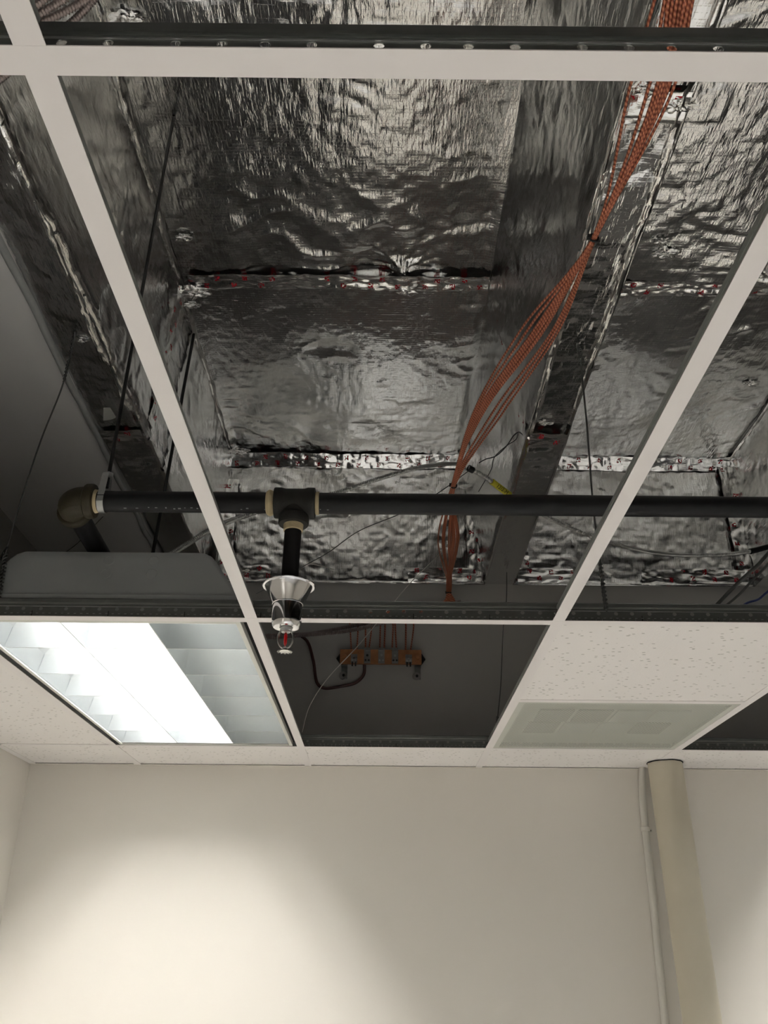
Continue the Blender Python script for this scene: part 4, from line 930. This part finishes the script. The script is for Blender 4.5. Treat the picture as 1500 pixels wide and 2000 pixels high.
# ------------------------------------------------------------------ bus bar on the far wall
bz0, bz1, by = .9505, 1.0065, 3.150
bb = empty('ground_bus_bar', -.005, WALLY-.001, .92, 'copper grounding bus bar with lugs on the grey wall above the ceiling', 'bus bar')
mk('bar', G().box(-.157, .148, by-.004, by+.004, bz0, bz1), M['copper_bar'], bb, lab='tarnished copper bar', smooth=0)
for xx, sg in ((-.1415, -1), (.134, 1)):
    zc_ = (bz0+bz1)/2
    mk('insulator', G().lathe([(.020, 0), (.022, .006), (.022, .016), (.002, .031)], (xx-sg*.001, by+.024, zc_), (sg, 0, 0), 6), M['black'], bb, lab='black standoff insulator', smooth=0)
    br = mk('mounting_bracket', G().box(xx-.011, xx+.012, WALLY-.006, WALLY-.0035, .905, bz0+.02).box(xx-.011, xx+.012, by+.008, WALLY-.004, bz0-.004, bz0-.001), M['galvanised'], bb, lab='galvanised bracket foot', smooth=0)
    mk('washer', G().lathe([(.0155, 0), (.0155, .002), (.0055, .0022), (.005, .0005)], (xx-.004, WALLY-.006, .917), (0, -1, 0), 24), M['lug'], br)
    mk('bolt_hole', G().lathe([(.005, 0), (.005, .0026)], (xx-.002, WALLY-.0065, .918), (0, -1, 0), 14), M['lug_dark'], br)
    mk('bar_bolt', G().lathe([(.0095, 0), (.0105, .0008), (.009, .004), (.003, .0045)], (xx+sg*.0, by-.004, zc_), (0, -1, 0), 6), M['copper_bar'], bb)
for i, xx in enumerate((-.104, -.055, -.002, .049, .100)):
    low_ = i in (0, 4)
    z0_, z1_ = (bz0+.002, bz0+.036) if low_ else (bz0+.002, bz1+.006)
    lg = mk('lug', G().box(xx-.012, xx+.012, by-.0075, by-.004, z0_, z1_).box(xx-.012, xx+.012, by-.014, by-.0075, z0_+.004, z0_+.015)
            .box(xx-.012, xx+.012, by-.013, by-.0075, z1_-.013, z1_-.001), M['lug'], bb, smooth=0)
    for dx in (-.006, .006):
        mk('set_screw', G().lathe([(.0036, 0), (.0036, .002), (.002, .0016)], (xx+dx, by-.014, z0_+.0095), (0, -1, 0), 12), M['lug_dark'] if i in (1, 3) else M['brushed'], lg)
    mk('centre_screw', G().lathe([(.0045, 0), (.0042, .003), (.001, .0034)], (xx, by-.0075, (z0_+z1_)/2), (0, -1, 0), 14), M['lug_dark'] if i < 2 else M['brushed'], lg)
    if low_:
        for dx in (-.006, .006):
            mk('wire_tail', G().cyl((xx+dx, by-.009, z0_+.004), (xx+dx, by-.009, z0_-.012), .0028, 8), M['lug_dark'], lg)
line_obj('ground_cable', GROUND, .0058, M['ground_cable'], n=10, step=.008, lab='thick dark red-brown cable looping down from the bus bar to the left', cat='cable')

# ------------------------------------------------------------------ armoured cables
def armoured(name, pts, lab, mat=None, r=.0068, pitch=.0068):
    return line_obj(name, pts, r, mat or M['armour'], n=10, step=pitch/4.3, rib=.24, pitch=pitch, lab=lab, cat='cable')
armoured('armoured_cable', MC1, 'ribbed steel cable rising behind the sprinkler tee to the orange wires')
mc2 = empty('armoured_cable', *MC2[0], 'ribbed steel cable sagging right of the orange wires, with a yellow tag', 'cable')
def part_line(name, parent, pts, r, mat, lab=None, rib=0, step=.01, n=10, pitch=.0082):
    return line_obj(name, pts, r, mat, parent, n=n, step=step, rib=rib, pitch=pitch, lab=lab)
part_line('ribbed_sheath', mc2, MC2, .0062, M['armour'], rib=.24, step=.0016, pitch=.0068)
part_line('black_sleeve', mc2, [MC2[-1]]+MC2B[1:], .0105, M['black'], 'black end sleeve')
part_line('connector_bushing', mc2, [MC2[0], tuple(Vector(MC2[0])*.7+Vector(MC2[1])*.3)], .0098, M['black'])
seg = [p for p in smooth_path(MC2, .004) if (p-Vector(MC2[2])).length < (Vector(YTAG[0])-Vector(YTAG[1])).length and p.y <= MC2[2][1]]
tg = part_line('yellow_tag', mc2, seg, .0095, M['yellow'], 'yellow tag reading 12/2-M', n=14)
# lettering on the tag, as raised flat text
cu = bpy.data.curves.new('tag_lettering', 'FONT'); cu.body = '12/2-M'; cu.size = .0165; cu.extrude = .0003; cu.align_x = 'CENTER'; cu.align_y = 'CENTER'
cu.space_character = 1.05
cu.materials.append(M['lug_dark'])
a_, b_ = seg[0], seg[-1]; ctr = seg[len(seg)//2]; t_ = (b_-a_).normalized(); vd = (-ctr).normalized()
up_ = vd.cross(t_).normalized(); nn_ = t_.cross(up_)
tmp = bpy.data.objects.new('tmp', cu); COL.objects.link(tmp); bpy.context.view_layer.update()
me = bpy.data.meshes.new_from_object(tmp.evaluated_get(bpy.context.evaluated_depsgraph_get()))
bpy.data.objects.remove(tmp)
mat_ = Matrix(((t_.x, up_.x, nn_.x), (t_.y, up_.y, nn_.y), (t_.z, up_.z, nn_.z)))
for v in me.vertices: v.co = mat_ @ v.co
o = bpy.data.objects.new('tag_lettering', me); COL.objects.link(o); o.parent = tg
o.location = Vector((ctr.x, ctr.y, ctr.z+EYE))+nn_*.0100-wloc(tg)
armoured('armoured_cable', MC3, 'upper of two dull ribbed cables crossing behind the sprinkler head', M['brown_armour'])
armoured('armoured_cable', MC4, 'lower of two dull ribbed cables crossing behind the sprinkler head', M['brown_armour'])
for k, (p_, l_) in enumerate(zip(MCT, ('second ribbed cable from the top left corner', 'middle ribbed cable at the top left, just behind the near tee', 'lowest ribbed cable at the top left, reaching furthest right', 'topmost ribbed cable at the top left corner'))):
    armoured('armoured_cable', [p_[0]]+p_[1:], l_, M['brown_armour'], .0043, .0046)
# ------------------------------------------------------------------ hanger wires and loose wires
def wire(pts, r, lab, mat='wire', name='hanger_wire', twist=None, hook=False):
    root = line_obj(name, pts, r, M[mat], n=6, step=.01, lab=lab, cat='wire')
    return root
def twisted(p, q, r, amp, parent, turns=7, mat='wire'):
    p = Vector(p); q = Vector(q); d = (q-p).normalized(); a = d.orthogonal().normalized(); b = d.cross(a)
    for s_ in (0, math.pi):
        pts = [p+(q-p)*(k/(turns*6))+(a*math.cos(k*math.pi/3+s_)+b*math.sin(k*math.pi/3+s_))*amp for k in range(turns*6+1)]
        line_obj('twisted_end', pts, r, M[mat], parent, n=6, step=.004)
w1 = wire(HW_LEFT, .0020, 'thin twisted hanger wire from the dark left joist down to the light fixture')
twisted(HW_LEFT[0], HW_LEFT[2], .0012, .003, w1); twisted(HW_LEFT[-2], HW_LEFT[-1], .0016, .0045, w1, 6)
w2 = wire(HW_MID, .0022, 'dark hanger wire from the narrow joist down to the second tee')
twisted(HW_MID[0], HW_MID[2], .0015, .0035, w2, 4); twisted(HW_MID[-2], HW_MID[-1], .0018, .0035, w2, 6)
w3 = wire(HW_FAR, .0017, 'thin dark hanger wire against the grey wall, right of the bus bar')
twisted(HW_FAR[-2], HW_FAR[-1], .0015, .004, w3, 5)
wire(STRAY1, .0016, 'thin slack wire sagging from the cable connector to behind the sprinkler', name='slack_wire')
wire(STRAY2, .0016, 'thin pale wire slanting down in front of the bus bar', 'bright_wire', 'slanting_wire')
wire(STRAY3, .0016, 'short bright bent wire right of the drop pipe', 'bright_wire', 'bent_wire')
wl_ = wire(LOOP, .0018, 'black tie wire looped from the narrow joist to the cable connector', 'rod', 'tie_wire')
line_obj('loop_tail', LOOP2, .0012, M['rod'], wl_, n=6)
wire(THINL, .0012, 'hair-thin wire behind the branch pipe at the left', 'wire', 'slack_wire')
lt_ = wire(LEFTTW, .0026, 'twisted wire end at the left corner of the fixture housing', 'rod', 'wire_end')
line_obj('grey_cable', GC1, .0068, M['grey_cable'], n=8, lab='grey cable slanting at the right edge, upper of two', cat='cable')
line_obj('grey_cable', GC2, .0045, M['grey_cable'], n=8, lab='thinner grey cable slanting at the right edge, lower of two', cat='cable')
line_obj('blue_cable', BLUE, .0042, M['blue'], n=8, lab='dark blue cable at the right edge above the second tee', cat='cable')

# ------------------------------------------------------------------ column and conduit on the far wall
cx_, cy_, cr = .9800, 3.062, .0580
n = 48; g = G(); rr = random.Random(7)
tops = [H+.002+rr.uniform(-.004, .001) for _ in range(n)]
vs = [(cx_+.024+cr*math.cos(2*math.pi*k/n), cy_+cr*math.sin(2*math.pi*k/n), FL) for k in range(n)]+[(cx_+cr*math.cos(2*math.pi*k/n), cy_+cr*math.sin(2*math.pi*k/n), H-.001) for k in range(n)]
g.add(vs, [(k, (k+1) % n, n+(k+1) % n, n+k) for k in range(n)]+[tuple(range(n, 2*n)), tuple(range(n))[::-1]])
co = mk('round_column', g, M['column'], lab='round cream painted column pipe standing before the far wall', cat='column', smooth=40)
pts = [(cx_+(cr+.0018)*math.cos(2*math.pi*k/24), cy_+(cr+.0018)*math.sin(2*math.pi*k/24), H-.002+rr.uniform(-.0012, .0012)) for k in range(25)]
line_obj('ragged_gap_shade', pts, .0016, M['gap_shade'], co, n=6, step=.01, lab='black ring painted as the dark gap where it enters the tile')  # black ring stands in for the shaded gap round the column top
cd = empty('conduit', .905, WALLY-.02, FL, 'thin off-white conduit on the far wall left of the column', 'conduit')
CP = [(.9315, 3.168, H+.003), (.9265, 3.172, .54), (.9205, 3.176, .46), (.9185, 3.177, .38), (.9165, 3.177, .2), (.905, 3.177, -.3), (.893, 3.177, -1.0), (.89, 3.177, FL)]
line_obj('tube', CP, .0125, M['conduit'], cd, n=16, step=.02)
mk('coupling', G().lathe([(.0128, 0), (.0158, .002), (.0158, .014), (.0128, .017)], (.9187, 3.177, .372), (0, 0, 1), 20), M['conduit'], cd)
mk('strap_ear', G().lathe([(.0065, 0), (.0065, .003), (.0045, .004)], (.9395, WALLY-.001, .376), (0, -1, 0), 14), M['conduit'], cd)
mk('strap_screw', G().lathe([(.003, 0), (.002, .0016)], (.9395, WALLY-.0045, .376), (0, -1, 0), 10), M['lug_dark'], cd)
